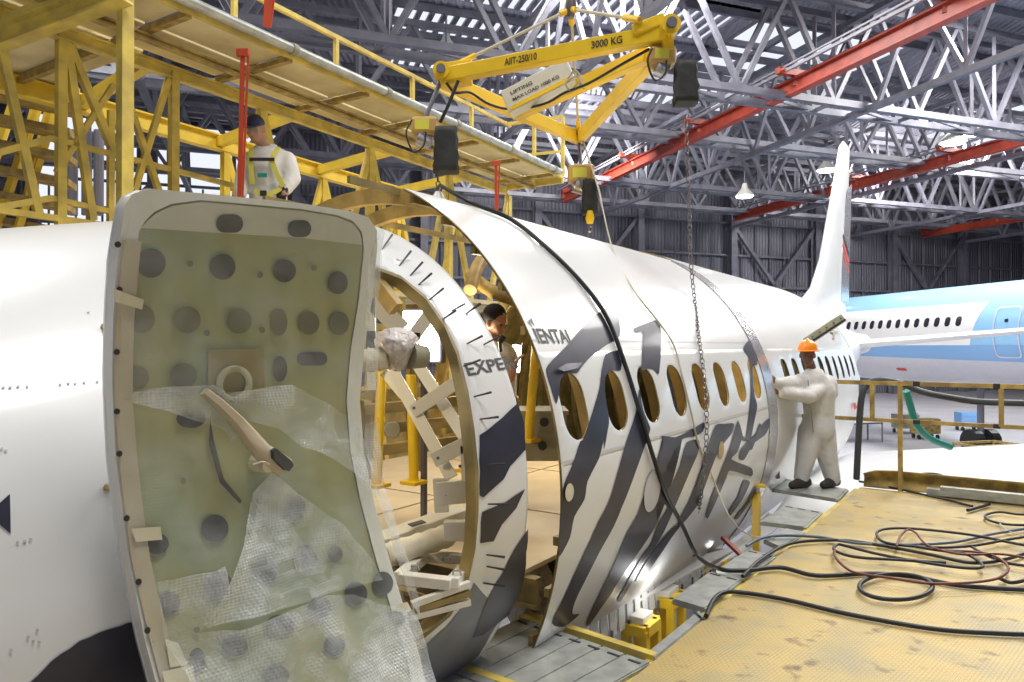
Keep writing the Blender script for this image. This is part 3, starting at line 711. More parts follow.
    bend(bm, lambda x, y: fn(x, y, .0025), .025); bm_obj('lettering', bm, 'ink', t, False)
    # sprung fastener pins stuck through the edge strip
    k5 = c4(340, 190, 4.545); k4 = c4(460, 290, 4.264); k2 = c4(340, 400, 2.418)
    pins = [k5(p) for p in ([(205, 222), (183, 278)], [(287, 295), (262, 352)], [(338, 345), (312, 395)], [(378, 395), (350, 435)], [(430, 462), (400, 502)], [(527, 530), (505, 548)], [(485, 560), (458, 592)], [(598, 530), (567, 565)])]
    pins += [k4(p) for p in ([(130, 205), (95, 235)], [(55, 205), (25, 230)], [(45, 70), (20, 105)], [(45, 305), (10, 325)], [(90, 440), (55, 455)], [(118, 543), (80, 550)])]
    pins += [k2(p) for p in ([(358, 42), (338, 46)], [(372, 152), (348, 156)], [(380, 247), (355, 252)], [(372, 372), (352, 374)], [(376, 402), (352, 402)], [(372, 440), (342, 442)])]
    for (p, q) in pins:
        s, ph = finv(*q); A = fwd(s, ph, -.01); s2, p2 = finv(*p); B = fwd(s2, p2, .02)
        MB().tube([A, A + (B - A) * .5 + NN * .02, B + NN * .04], [.003, .0045, .006], 6).build('fastener_pin', 'ink', t)
    # rows of rivets and little brass stubs on the nose skin
    for px, py in [(x, y) for x, y in ((3, 388), (10, 388), (18, 387), (27, 387), (60, 385), (68, 384), (75, 384), (84, 383), (97, 382), (2, 449), (6, 451), (18, 542), (25, 541), (31, 539), (38, 629), (34, 640), (40, 641), (29, 636), (12, 649), (88, 313))]:
        s, ph = finv(px, py); A = fwd(s, ph, .002); MB().tube([A, A + (A - ax(A)).normalized() * .003], .0035, 6).build('rivet', 'hullg', t)
    for px, py in ((108, 487), (104, 327)):
        s, ph = finv(px, py); A = fwd(s, ph, 0); MB().tube([A, A + NN * .03, A + NN * .045], [.012, .012, .006], 8).build('brass_stub', 'gold', t)
forward()

# ================================================================== THE OPEN DOOR, inner face towards us, under bubble wrap
DH = Vector((-.51, 2.5, 0)); DV = (Vector((-1.047, 1.9, 0)) - DH); DWID = DV.length; DV.normalize()     # hinge line, direction to free edge
DN = Vector((-DV.y, DV.x, 0));  DN = DN if DN.y < 0 else -DN
DZC = -.16
def dsurf(w, z, lift=0):
    u = abs(w / DWID - .0); dz = z - DZC; R = 1.88
    off = R - math.sqrt(max(.01, R * R - dz * dz)) + .02
    rad = 1 - off / R
    return DH + DV * w + DN * (off + lift * (1 if lift < .2 else 1)) + ZZ * (z + CZ)
def dinv(px, py):
    D = 2.3; r = ray(px, py)
    for _ in range(30):
        z = (r * D).z; dz = z - DZC; off = 1.88 - math.sqrt(max(.01, 1.88 ** 2 - dz * dz)) + .02
        # plane through DH + DN*off, normal DN
        D = (DH + DN * off).dot(DN) / Vector((r.x, r.y, 0)).dot(DN)
    p = r * D; return (p - DH).dot(DV), p.z
def open_door():
    base = dsurf(DWID / 2, -1.4); t = empty('open_cabin_door', (base.x, base.y, 2.2), 'opened cabin door, green inner face with dark round holes under bubble wrap', 'door')
    z1, z0 = .42, -1.42; W = DWID + .02
    dpx = lambda P: [dinv(*p) for p in P]
    def sheet(name, loop, m, lift, sy=.07, sx=None, solid=0, wob=None):
        bm = bmesh.new(); f = bm.faces.new([bm.verts.new((w, z, 0)) for w, z in loop]); bmesh.ops.triangulate(bm, faces=[f])
        bend(bm, lambda x, y: dsurf(x, y, lift + (wob(x, y) if wob else 0)), sy, sx)
        return bm_obj(name, bm, m, t, True, solid=solid, outward=lambda c: c - DN)
    out = dpx([(122, 222), (116, 260), (113, 320), (112, 380), (116, 460), (128, 550), (146, 640), (168, 720), (190, 790), (215, 830), (260, 840), (390, 815), (418, 800), (428, 770), (430, 730), (427, 685), (420, 655), (407, 615), (390, 560), (374, 500), (364, 450), (360, 400), (364, 350), (372, 300), (377, 250), (377, 230), (368, 217), (350, 211), (300, 203), (200, 193), (146, 188), (131, 195), (125, 205)])
    sheet('outer_shell', out, 'hull', -.05, .07, .1, solid=.02)
    inn = dpx([(138, 232), (135, 260), (131, 320), (130, 380), (134, 460), (145, 550), (162, 640), (184, 720), (205, 785), (225, 812), (262, 822), (382, 800), (404, 788), (413, 765), (416, 730), (413, 690), (406, 655), (393, 615), (376, 560), (360, 500), (350, 450), (346, 400), (350, 350), (358, 300), (363, 250), (361, 232), (352, 221), (336, 215), (300, 209), (200, 200), (170, 204), (153, 212), (144, 221)])
    # rim wall between the shell and the inner pan
    n = len(out); b = MB(); vs = [dsurf(w, z, -.06) for w, z in out] + [dsurf(w, z, 0) for w, z in out] + [dsurf(w, z, .004) for w, z in inn]
    b.add(vs, [(i, (i + 1) % n, n + (i + 1) % n, n + i) for i in range(n)] + [(n + i, n + (i + 1) % n, 2 * n + (i + 1) % n, 2 * n + i) for i in range(n)])
    b.build('door_rim', 'wht', t, True)
    sheet('inner_pan', inn, 'green', 0, .07, .1)
    zt = [dinv(240, 232)[1], dinv(240, 255)[1]]
    sheet('upper_panel', dpx([(140, 228), (146, 221), (155, 213), (171, 206), (200, 202), (300, 211), (335, 217), (350, 223), (359, 233), (361, 245), (300, 238), (200, 232)]), 'dbeige', .006, .07, .1)
    # free-edge strip with dark screw holes
    L = [dinv(p[0], p[1]) for p in ((121, 240), (114, 320), (113, 400), (120, 480), (131, 560), (150, 640), (166, 700), (200, 780))]
    L2 = [(w - .045, z) for w, z in L]
    sheet('edge_strip', L + L2[::-1], 'strip', .012, .07)
    for px, py in ((117, 290), (114.5, 352), (115, 411), (117.5, 453), (125, 517), (137, 580), (146, 628), (115, 240 + 5)):
        w, z = dinv(px, py); bm = bmesh.new(); bm.faces.new([bm.verts.new((w + .008 * math.cos(a), z + .008 * math.sin(a), 0)) for a in [math.pi * k / 6 for k in range(12)]]); bend(bm, lambda x, y: dsurf(x, y, .016)); bm_obj('screw_hole', bm, 'ink', t)
    # lightening holes
    HO = [(x / 2.965, 180 + y / 2.965, r1 / 2.965, r2 / 2.965) for x, y, r1, r2 in ((442, 247, 44, 44), (655, 258, 38, 38), (838, 270, 34, 34), (996, 305, 30, 34), (415, 412, 40, 42), (550, 415, 40, 40), (705, 418, 36, 38), (823, 422, 24, 40), (910, 424, 32, 35), (1000, 425, 30, 35), (405, 585, 33, 33), (540, 580, 40, 38), (825, 560, 22, 38), (675, 130, 40, 27), (882, 145, 35, 25), (920, 530, 45, 20))]
    HO += [(x / 2.418, 400 + y / 2.418, r1 / 2.418, r2 / 2.418) for x, y, r1, r2 in ((458, 45, 35, 22), (517, 308, 33, 33), (378, 345, 28, 26), (405, 487, 29, 29), (528, 447, 34, 34), (636, 411, 32, 32), (735, 378, 29, 30), (709, 260, 28, 30), (808, 370, 18, 20), (770, 500, 28, 28), (565, 590, 32, 25), (675, 540, 35, 25), (665, 660, 32, 24), (475, 625, 20, 30), (805, 590, 26, 24), (857, 465, 28, 28), (922, 440, 25, 28), (952, 525, 24, 18))]
    for i, (px, py, r1, r2) in enumerate(HO):
        P = rrect(px, py, 2 * r1, 2 * r2, min(r1, r2) * .95, 5)
        if not i in (13, 14, 15): P = [(px + r1 * math.cos(a), py + r2 * math.sin(a)) for a in [2 * math.pi * k / 24 for k in range(24)]]
        sheet('lightening_hole', dpx(P), 'dhole' if i in (4, 5, 6, 7, 8, 9, 10, 11) else 'dholed', .010)
    for px, py in ((188, 264), (258, 275), (312, 268), (205, 333), (260, 330), (129, 283), (126, 339), (125, 401), (128, 441), (136, 511), (146, 565), (160, 626), (153, 640), (196, 628), (265, 603), (182, 480)):
        sheet('small_hole', dpx([(px + 3 * math.cos(a), py + 3.3 * math.sin(a)) for a in [2 * math.pi * k / 12 for k in range(12)]]), 'dhole', .012)
    # latch recess and its round boss
    sheet('latch_plate', dpx([(207, 350), (262, 348), (263, 392), (206, 392)]), 'latch', .012)
    w, z = dinv(230, 384); bm = bmesh.new(); vo = [bm.verts.new((w + r * math.cos(2 * math.pi * k / 28), z + r * math.sin(2 * math.pi * k / 28), 0)) for r in (.055, .036) for k in range(28)]
    for k in range(28): j = (k + 1) % 28; bm.faces.new([vo[k], vo[j], vo[28 + j], vo[28 + k]])
    bend(bm, lambda x, y: dsurf(x, y, .03)); bm_obj('latch_boss', bm, 'latchb', t, solid=.010, outward=lambda c: c - DN)
    sheet('stiffener', dpx([(208, 418), (212, 440), (222, 478), (240, 500), (238, 503), (218, 482), (207, 445)]), 'dholed', .014)
    # lever handle
    def hp(px, py, lift): w, z = dinv(px, py); return dsurf(w, z, lift)
    ctr = [(191, 390), (205, 402), (222, 418), (238, 436), (250, 449), (262, 458), (272, 465)]; wd = [4, 5, 6, 8, 9, 10.5, 10]
    b = MB(); vs = []; m = len(ctr)
    for i, (c, h) in enumerate(zip(ctr, wd)):
        a = ctr[min(i + 1, m - 1)]; z = ctr[max(i - 1, 0)]; dx, dy = a[0] - z[0], a[1] - z[1]; l = math.hypot(dx, dy); nx, ny = -dy / l, dx / l
        lf = .085 + .01 * math.sin(i); k = 8
        A = (c[0] + nx * h, c[1] + ny * h); B = (c[0] - nx * h, c[1] - ny * h); A2 = (c[0] + nx * h * .6, c[1] + ny * h * .6); B2 = (c[0] - nx * h * .6, c[1] - ny * h * .6)
        vs += [hp(*A, lf - .015), hp(*A, lf), hp(*A2, lf + .012), hp(*B2, lf + .012), hp(*B, lf), hp(*B, lf - .015)]
    fs = [(6 * i + j, 6 * i + (j + 1) % 6, 6 * i + 6 + (j + 1) % 6, 6 * i + 6 + j) for i in range(m - 1) for j in range(6)] + [tuple(range(6)), tuple(range(6 * m - 6, 6 * m))]
    b.add(vs, fs); hd = b.build('lever_handle', 'strip', t, True)
    b = MB(); q = [(255, 447), (258, 445), (272, 456), (275, 461), (271, 467), (267, 466), (256, 455)]; b.hexa([hp(x, y, .09) for x, y in q], [hp(x, y, .108) for x, y in q]); b.build('handle_slot', 'dholed', hd)
    MB().tube([hp(256, 462, .01), hp(256, 462, .08)], [.03, .022], 14).build('handle_pivot', 'tape', hd)
    MB().tube(smooth_path([hp(254, 461, .09), hp(246, 458, .1), hp(238, 461, .09)], 4), .003, 6).build('tie_wire', 'tape', hd)
    # masking tape patches
    for P in ([(111, 289), (141, 300), (139, 310), (112, 302)], [(129, 527), (158, 525), (160, 538), (134, 540)], [(163, 636), (176, 640), (186, 662), (168, 664)], [(160, 668), (190, 662), (196, 690), (165, 690)], [(172, 688), (178, 690), (180, 700), (170, 700)], [(395, 602), (404, 600), (408, 608), (400, 614)]):
        sheet('tape_patch', dpx(P), 'tape', .02, .03, .03)
    # bubble wrap: a clear layer over all, and folded whiter layers below
    wob = lambda x, y: .008 * math.sin(x * 17 + y * 9) + .006 * math.sin(x * 41 - y * 23)
    sheet('bubble_wrap', [(w * .99 + .004, z * .99) for w, z in out], 'wrap', .036, .04, .04, wob=wob)
    wob2 = lambda x, y: .012 + .012 * math.sin(x * 13 - y * 11) + .006 * math.sin(x * 37 + y * 31)
    sheet('bubble_wrap_fold', dpx([(124, 392), (160, 386), (205, 384), (216, 392), (262, 386), (282, 384), (300, 392), (322, 404), (345, 420), (358, 440), (380, 520), (372, 500), (345, 470), (310, 450), (290, 445), (270, 428), (240, 420), (225, 440), (215, 428), (190, 420), (160, 410), (126, 402)]), 'wrap2', .045, .03, .03, wob=wob2)
    sheet('bubble_wrap_fold', dpx([(150, 577), (175, 572), (205, 566), (214, 560), (220, 590), (205, 612), (192, 627), (230, 624), (262, 612), (290, 600), (310, 592), (345, 590), (372, 600), (402, 604), (418, 640), (428, 682), (430, 760), (210, 780), (190, 720), (182, 672), (160, 640)]), 'wrap2', .045, .03, .03, wob=wob2)
    sheet('bubble_wrap_fold', dpx([(262, 470), (275, 480), (300, 500), (330, 520), (352, 545), (372, 575), (345, 560), (310, 560), (280, 520), (250, 500), (238, 540), (222, 590), (200, 622), (195, 620), (212, 590), (232, 540), (246, 490)]), 'wrap2', .05, .03, .03, wob=wob2)
    sheet('bubble_wrap_fold', dpx([(355, 300), (352, 345), (350, 380), (356, 450), (372, 520), (390, 580), (405, 610), (404, 590), (388, 540), (374, 480), (366, 420), (364, 360), (368, 290), (370, 235), (364, 225)]), 'wrap2', .06, .03, .03, wob=wob2)
M.update(green=mat('green_door_pan', (.31, .35, .20), .5, var=.3, vscale=3, col2=(.42, .38, .18)), dbeige=mat('beige_panel', (.60, .58, .48), .5, var=.08, vscale=3),
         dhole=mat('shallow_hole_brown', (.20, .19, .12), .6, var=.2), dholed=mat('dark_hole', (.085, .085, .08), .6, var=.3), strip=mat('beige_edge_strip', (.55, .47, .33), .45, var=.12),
         latchb=mat('latch_boss_olive', (.44, .40, .25), .6), latch=mat('latch_plate_brown', (.34, .27, .12), .5, var=.2))
open_door()

# ================================================================== INTERIOR
def interior():
    zf = -1.2
    t = empty('cabin_floor', hul(5, 0) - ZZ * 0, 'tan floor boards on olive beams inside the cut fuselage', 'floor boards'); t.location = Vector((DD * 5 - NN * AA).to_tuple()) + ZZ * (zf + CZ)
    P = lambda s, u, z: DD * s + NN * (u - AA) + ZZ * (z + CZ)
    for i, (s0, s1) in enumerate(((1.9, 3.05), (3.08, 4.4), (4.43, 5.9), (5.93, 7.4))):
        u0, u1 = (-1.25, .15) if i == 0 else (-1.6, .05)
        MB().box(P((s0 + s1) / 2, (u0 + u1) / 2, zf), DD * ((s1 - s0) / 2), NN * ((u1 - u0) / 2), ZZ * .012).build('floor_board', 'floorp', t)
        if i: MB().box(P((s0 + s1) / 2, .84, zf), DD * ((s1 - s0) / 2), NN * .76, ZZ * .012).build('floor_board', 'floorp', t)
    for i in range(12):
        s = 1.7 + .508 * i; b = MB(); b.ibeam(P(s, -1.25, zf - .1), P(s, 1.68 if s > 3.1 else 1.25, zf - .1), .06, .16); b.build('floor_beam', 'primer', t)
    for u in (-.9, -.1, .3, .9): MB().ibeam(P(3.1 if u > 0 else 1.2, u, zf - .03), P(7.4, u, zf - .03), .05, .06).build('seat_track', 'primer', t)
    # lower bay bulkheads seen through the gap
    for s in (1.6, 3.5, 4.6): MB().box(P(s, .35, zf - .45), DD * .01, NN * (.75), ZZ * .28).build('bay_panel', 'primer', t)
    # lower frames under floor in doorway: box structure, tray, wrapped pipe, beam
    def dp(px, py, D): return at(px, py, D)
    t2 = empty('floor_beam_box', dp(440, 600, 3.2), 'olive structural box with lightening holes low in the doorway', 'structure box')
    b = MB(); A, B, C, D_ = dp(412, 590, 3.15), dp(436, 575, 3.6), dp(474, 585, 3.5), dp(452, 604, 3.1)
    for p, q in ((A, B), (B, C), (C, D_), (D_, A)): b.hexa([p - ZZ * .06, q - ZZ * .06, q - ZZ * .06 + (NN + DD) * .006, p - ZZ * .06 + (NN + DD) * .006], [p, q, q + (NN + DD) * .006, p + (NN + DD) * .006])
    b.build('box_wall', 'primer', t2)
    for k in range(2): MB().tube([dp(446 + 14 * k, 596 - 3 * k, 3.3 + .1 * k), dp(446 + 14 * k, 596 - 3 * k, 3.28 + .1 * k)], .018, 12).build('round_hole', 'wht', t2)
    t3 = empty('white_tray_frame', dp(440, 565, 3.3), 'white rectangular tray frame with pull handles under the wrapped pipe', 'tray')
    b = MB(); Q = [dp(400, 577, 3.05), dp(424, 556, 3.5), dp(474, 559, 3.45), dp(452, 583, 3.0)]
    for i in range(4): b.bar(Q[i], Q[(i + 1) % 4], .055, .045)
    b.build('frame', 'wht', t3, bevel=.004)
    for c in ((447, 560, 3.4), (415, 570, 3.1), (457, 575, 3.05)): MB().tube([dp(c[0] - 4, c[1], c[2]), dp(c[0] - 3, c[1] - 5, c[2]), dp(c[0] + 3, c[1] - 5, c[2]), dp(c[0] + 4, c[1], c[2])], .006, 6).build('pull_handle', 'alub', t3)
    t4 = empty('wrapped_pipe', dp(430, 540, 3.4), 'thick pipe wrapped in cream fabric lying across the door sill', 'pipe')
    MB().tube(smooth_path([dp(385, 556, 3.25), dp(400, 551, 3.3), dp(425, 543, 3.4), (dp(448, 535, 3.5))], 5), [.055 + .004 * math.sin(i * 2.3) for i in range(16)], 16).build('wrapping', 'cream', t4, True)
    MB().tube([dp(444, 537, 3.48), dp(462, 528, 3.55)], .045, 14).build('pipe_end', 'wht', t4, True)
    t5 = empty('white_sill_beam', dp(420, 520, 3.7), 'white box beam with small dark slot above the wrapped pipe', 'beam')
    MB().bar(dp(372, 545, 3.45), dp(462, 512, 3.75), .14, .06).build('beam', 'wht', t5, bevel=.005); MB().bar(dp(410, 525, 3.50), dp(424, 521, 3.54), .05, .005).build('slot', 'ink', t5)
    # clutter strip of dark tracks along the sill
    for i in range(3):
        tt = MB().bar(dp(412, 604 + 6 * i, 2.95), dp(470, 583 + 9 * i, 3.05), .03, .025).build('sill_track', 'wht' if i != 1 else 'primer'); tag(tt, ['narrow pale sill track, topmost of three beside olive box', 'olive sill track between the two pale ones', 'narrow pale sill track, lowest of three at doorway bottom'][i], 'track')
    # white brace lattice in the doorway
    t6 = empty('white_brace_lattice', dp(430, 420, 3.6), 'white drilled brace lattice standing across the doorway', 'brace')
    for (x1, y1, D1, x2, y2, D2, wd) in ((392, 370, 3.9, 452, 478, 3.6, .065), (418, 365, 3.9, 470, 445, 3.7, .065), (412, 412, 3.75, 460, 380, 3.75, .07), (433, 460, 3.6, 474, 440, 3.6, .075), (404, 396, 3.85, 384, 372, 3.95, .05), (440, 478, 3.5, 442, 512, 3.5, .07), (466, 445, 3.6, 468, 492, 3.6, .06)):
        MB().bar(dp(x1, y1, D1), dp(x2, y2, D2), wd, .02, Vector((0, -1, 0))).build('brace_bar', 'wht', t6, bevel=.003)
    MB().box(dp(456, 492, 3.45), DD * .01 + Vector((.09, 0, .008)), Vector((0, .012, 0)), ZZ * .055).build('gusset_plate', 'wht', t6, bevel=.003)
    MB().box(dp(462, 530, 3.4), Vector((.085, 0, 0)), Vector((0, .03, 0)), ZZ * .045).build('gusset_plate', 'wht', t6, bevel=.003)
    for (x, y) in ((414, 408), (455, 384), (438, 458), (470, 444), (440, 494), (470, 490), (446, 494), (460, 466)): MB().tube([dp(x, y, 3.44), dp(x, y, 3.435)], .008, 8).build('bolt', 'steel', t6)
    # wrapped horizontal pipe and cone high in the doorway
    t7 = empty('wrapped_strut', dp(390, 355, 3.3), 'horizontal strut wrapped in yellowish film high in the doorway', 'strut')
    MB().tube(smooth_path([dp(352, 362, 3.2), dp(370, 360, 3.2), dp(388, 358, 3.2)], 6), [.045, .05, .052, .05, .055, .05, .056, .052, .05, .056, .05, .05, .05], 16).build('strut_tube', 'cream', t7, True)
    MB().tube(smooth_path([dp(384, 355, 3.2), dp(392, 350, 3.22), dp(402, 350, 3.25), (dp(412, 354, 3.25))], 4), [.06, .085, .09, .095, .1, .1, .1, .1, .1, .095, .09, .085, .07], 18).build('wrap_bulge', 'pvc', t7, True)
    MB().tube([dp(410, 356, 3.25), dp(425, 357, 3.3)], [.06, .05], 14).build('strut_end', 'boxg', t7, True)
    # grey lattice disc inside the nose
    for (x1, y1, x2, y2, wd) in ((372, 300, 402, 330, .10), (366, 340, 420, 342, .10), (402, 352, 440, 300, .07), (370, 285, 372, 390, .05)):
        o = MB().bar(dp(x1, y1, 3.9), dp(x2, y2, 3.9), wd, .02, Vector((0, -1, 0))).build('partition_strut', 'hullg', t7)
    # yellow jack posts inside
    for i, (x, y1, y2, D, lb) in enumerate(((379, 360, 485, 4.3, 'leftmost yellow post seen through the doorway'), (408, 375, 482, 4.4, 'yellow post behind the white brace lattice'), (462, 380, 470, 4.6, 'yellow post close behind the doorway edge'), (574, 340, 438, 5.2, 'slanted yellow post beside the inside worker'))):
        x2 = x + 8 if i == 3 else x; x1 = x - 16 if i == 3 else x
        if i == 3: A, B = dp(537, 340, 4.6), dp(528, 440, 4.6)
        else: A, B = dp(x + 3, y1, D), dp(x - 2 if i == 0 else x + 6, y2, D)
        q = empty('yellow_post', B, lb, 'post'); MB().tube([A, B], .03, 12).build('tube', 'yelb', q, True)
        MB().box(B, DD * .06, NN * .06, ZZ * .01).build('foot_plate', 'yelb', q)
    # equipment box pair
    def crate(px, py, D, w, h, d, lb):
        c = dp(px, py, D); q = empty('equipment_box', c - ZZ * h / 2, lb, 'box')
        MB().box(c, DD * .0 + Vector((w / 2, 0, 0)), Vector((0, d / 2, 0)), ZZ * (h / 2)).build('body', 'boxg', q, bevel=.008); MB().box(c + ZZ * (h / 2), Vector((w / 2 + .01, 0, 0)), Vector((0, d / 2 + .01, 0)), ZZ * .012).build('lid', 'boxg', q)
        MB().tube([c + Vector((-.0, -d / 2 - .002, h * .1)), c + Vector((0, -d / 2 - .008, h * .1))], .03, 14).build('grip_hole', 'ink', q)
    crate(543, 421, 4.9, .30, .15, .4, 'olive grey box with grip hole, on top of its twin')
    crate(541, 444, 4.9, .33, .17, .4, 'olive grey box underneath, carrying the upper one')
    # crumpled sheeting in the lower gap
    b = MB(); rg = random.Random(4); c = dp(530, 592, 4.3)
    bm = bmesh.new(); bmesh.ops.create_icosphere(bm, subdivisions=4, radius=.17)
    for v in bm.verts:
        k = 1 + .22 * math.sin(v.co.x * 47 + v.co.z * 31) * math.sin(v.co.y * 39 - v.co.z * 22); v.co = Vector((v.co.x * .9 * k, v.co.y * .8 * k, v.co.z * 1.25 * k)) + c
    tag(bm_obj('crumpled_sheet', bm, 'pvc', None), 'crumpled translucent plastic sheet stuffed into the lower gap', 'plastic sheet')
    # far side work light tubes
    for i, (x, y1, y2) in enumerate(((516, 345, 372), (509, 374, 398))):
        q = empty('work_light', dp(x, y2, 6.2), ['upper bright tube work light behind the inside worker', 'lower bright tube work light below the first one'][i], 'lamp')
        MB().tube([dp(x + 1, y1, 6.2), dp(x - 1, y2, 6.2)], .04, 12).build('tube', 'tube', q, True); MB().tube([dp(x + 1, y1 - 2, 6.2), dp(x + 1, y1, 6.2)], .045, 12).build('cap', 'blk', q)
    # overhead loose insulation and bracketry inside the crown
    for i, (pts, mm, lb) in enumerate((([(470, 275, 5.6), (490, 290, 5.4), (515, 300, 5.3), (535, 305, 5.2)], 'yeld', 'brown sagging duct under the crown, beside the inside worker'), ([(500, 245, 6.0), (480, 262, 5.6), (470, 290, 5.3)], 'gold', 'slanted gold strut under the open crown'), ([(520, 285, 5.6), (500, 310, 5.6), (492, 322, 5.6)], 'primer', 'olive bracket hanging above the inside worker'))):
        tag(MB().tube(smooth_path([dp(*p) for p in pts], 5), .05, 10).build('overhead_duct', mm, None, True), lb, 'duct')
    q = empty('round_gauge', dp(533, 322, 4.8), 'small white round gauge just inside the cut edge', 'gauge'); c = dp(533, 322, 4.8)
    MB().tube([c + Vector((0, .02, 0)), c, c - Vector((0, .004, 0))], [.05, .05, .045], 20).build('dial', 'wht', q, True); MB().tube([c - Vector((0, .004, 0)), c - Vector((0, .01, 0))], .02, 14).build('hub', 'ink', q)
    # inner bay wall behind (equipment rack on the far side of the doorway)
    q = empty('galley_frame', dp(400, 440, 5), 'olive equipment rack against the far cabin wall', 'rack')
    for (x1, y1, x2, y2) in ((362, 410, 470, 400), (362, 430, 470, 420), (362, 452, 470, 440), (364, 400, 364, 480), (420, 398, 420, 470)): MB().bar(dp(x1, y1, 5.0), dp(x2, y2, 5.0), .07, .07).build('rack_rail', 'primer', q)
    MB().tube([dp(392, 430, 4.9), dp(392, 430, 4.84)], [.06, .05], 16).build('valve', 'boxg', q, True)
interior()
for nm, L_, C_ in (('cabin_work_light', hul(4.3, 1.0, .9), 60), ('nose_work_light', fwd(1.9, 1.2, -.7), 30), ('cabin_work_light', hul(6.2, 1.0, .9), 75)):
    l = bpy.data.lights.new(nm, 'POINT'); l.energy = C_; l.color = (1, .86, .6); l.shadow_soft_size = .12
    o = bpy.data.objects.new(nm, l); COL.objects.link(o); o.location = L_
l = bpy.data.lights.new('belly_work_light', 'POINT'); l.energy = 45; l.shadow_soft_size = .1; o = bpy.data.objects.new('belly_work_light', l); COL.objects.link(o); o.location = at(706, 540, 6.6)

# ================================================================== WORK PLATFORM
ZP = -1.55
PO = onz(860, 487, ZP); PA = onz(627, 682, ZP); PX = PO - PA; PX.z = 0; PX.normalize(); PY = Vector((PX.y, -PX.x, 0))    # PX along the hull, PY away from it
def pl(px, py, dz=0): return onz(px, py, ZP + dz)
def platform():
    t = empty('work_platform', (PO + PY * 3 - PX * 4).to_tuple(), 'worn yellow checker plate work platform in the foreground', 'platform'); t.location.z = 0
    e = [onz(627, 682, ZP) - PX * 3.2, onz(627, 682, ZP), onz(715, 590, ZP), onz(860, 487, ZP)]
    far = PO + PY * 9; near = e[0] + PY * 9
    # three plates along the run, with seams between
    L = (PO - e[0]).dot(PX); cuts = [0, .36, .72, 1.0]
    for i in range(3):
        for j in range(3):
            a, b_ = cuts[i], cuts[i + 1]; A = e[0] + (PO - e[0]) * a; B = e[0] + (PO - e[0]) * b_; w0, w1 = j * 3.0 + (.004 if j else 0), j * 3.0 + 2.996
            q = [A + PY * w0 + PX * .003, B + PY * w0 - PX * .003, B + PY * w1 - PX * .003, A + PY * w1 + PX * .003]
            b = MB(); b.hexa([v - ZZ * .012 for v in q], q); b.build('checker_plate', 'checker', t)
    MB().ibeam(e[0] - ZZ * .16, PO - ZZ * .16, .12, .28).build('edge_beam', 'yel', t)
    for k in range(7): A = e[0] + (PO - e[0]) * (k / 6) - ZZ * .12; MB().ibeam(A, A + PY * 9, .08, .2).build('cross_beam', 'yel', t)
    for k in (0, 1, 2, 3):
        A = e[0] + (PO - e[0]) * (k / 3)
        for w in (.1, 4, 8.5):
            q = A + PY * w; MB().bar(Vector((q.x, q.y, 0)), Vector((q.x, q.y, ZP + CZ - .2)), .12).build('leg', 'yel', t)
    # curved toe board along the far edge
    b = MB(); P0 = PO + PY * .02; d = PY; out = PX; vs = []
    prof = [(0, 0), (.02, .02), (.05, .10), (.03, .17), (-.02, .21)]
    for u in (0, .12, .3, 6.5):
        for (o, z) in prof:
            k = .72 if u == 0 else (.93 if u < .2 else 1); vs.append(P0 + d * u + out * (o + .06) + ZZ * (z * k))
    n = len(prof); b.add(vs, [(i * n + k, i * n + k + 1, (i + 1) * n + k + 1, (i + 1) * n + k) for i in range(3) for k in range(n - 1)]); o = b.build('toe_board', 'yeld', t, True)
    md = o.modifiers.new('shell', 'SOLIDIFY'); md.thickness = .008
    return t
platform()
# grey aluminium ribbed planks bridging to the hull
def plank(q, label, ribs=5, slots=0, grp=None, border=True, dz=.0):
    P = [pl(*p, dz) for p in q]; c = sum(P, Vector()) / 4; t = empty('bridging_plank', c - ZZ * .04, label, 'plank', grp)
    b = MB(); b.hexa([p - ZZ * .035 for p in P], [p - ZZ * .004 for p in P]); b.build('plank_body', 'alu', t)
    A, B, C, D = P      # A->B is the hull-side edge, D->C the platform side; ribs run A->D way
    for i in range(ribs):
        u0 = (i + .06) / ribs; u1 = (i + .94) / ribs
        q2 = [A.lerp(B, u0), A.lerp(B, u1), D.lerp(C, u1), D.lerp(C, u0)]
        MB().hexa([p - ZZ * .004 for p in q2], [p + ZZ * .003 for p in q2]).build('rib_board', 'alu', t)
    for k in range(slots):
        u = (k + .5) / slots; c2 = A.lerp(B, u).lerp(D.lerp(C, u), .07); d = (B - A).normalized(); MB().box(c2 + ZZ * .004, d * .035, d.cross(ZZ) * .008, ZZ * .002).build('slot', 'ink', t)
    return t
plank([(520, 617), (650, 662), (560, 712), (428, 662)], 'wide ribbed grey plank at the bottom, nearest the zebra cut edge', 6, 7)
plank([(425, 664), (505, 692), (420, 740), (330, 700)], 'grey plank at the bottom edge beside the wrapped door', 4)
plank([(698, 610), (704, 616), (655, 657), (646, 652)], 'narrow grey drilled strip along the platform edge', 1, 3)
plank([(709, 571), (742, 579), (706, 608), (672, 598)], 'square grey plank second from the bottom with two slots', 1, 2)
plank([(747, 549), (776, 556), (745, 577), (716, 569)], 'small grey plank where the black hoses cross', 1, 2)
plank([(785, 528), (806, 533), (781, 547), (763, 539)], 'small grey plank right of the yellow post', 1)
plank([(784, 505), (822, 512), (806, 527), (759, 521)], 'grey plank with dark slots below the helmeted worker', 1, 3)
plank([(784, 479), (848, 489), (838, 499), (762, 487)], 'grey plank under the feet of the helmeted worker', 2)
for P, lb in ((((518, 613), (655, 658)), 'yellow kick rail behind the wide ribbed plank'), (((424, 656), (520, 690)), 'yellow rail between the two bottom planks')):
    tag(MB().bar(pl(*P[0], -.02), pl(*P[1], -.02), .05, .05).build('yellow_rail', 'yel'), lb, 'rail')
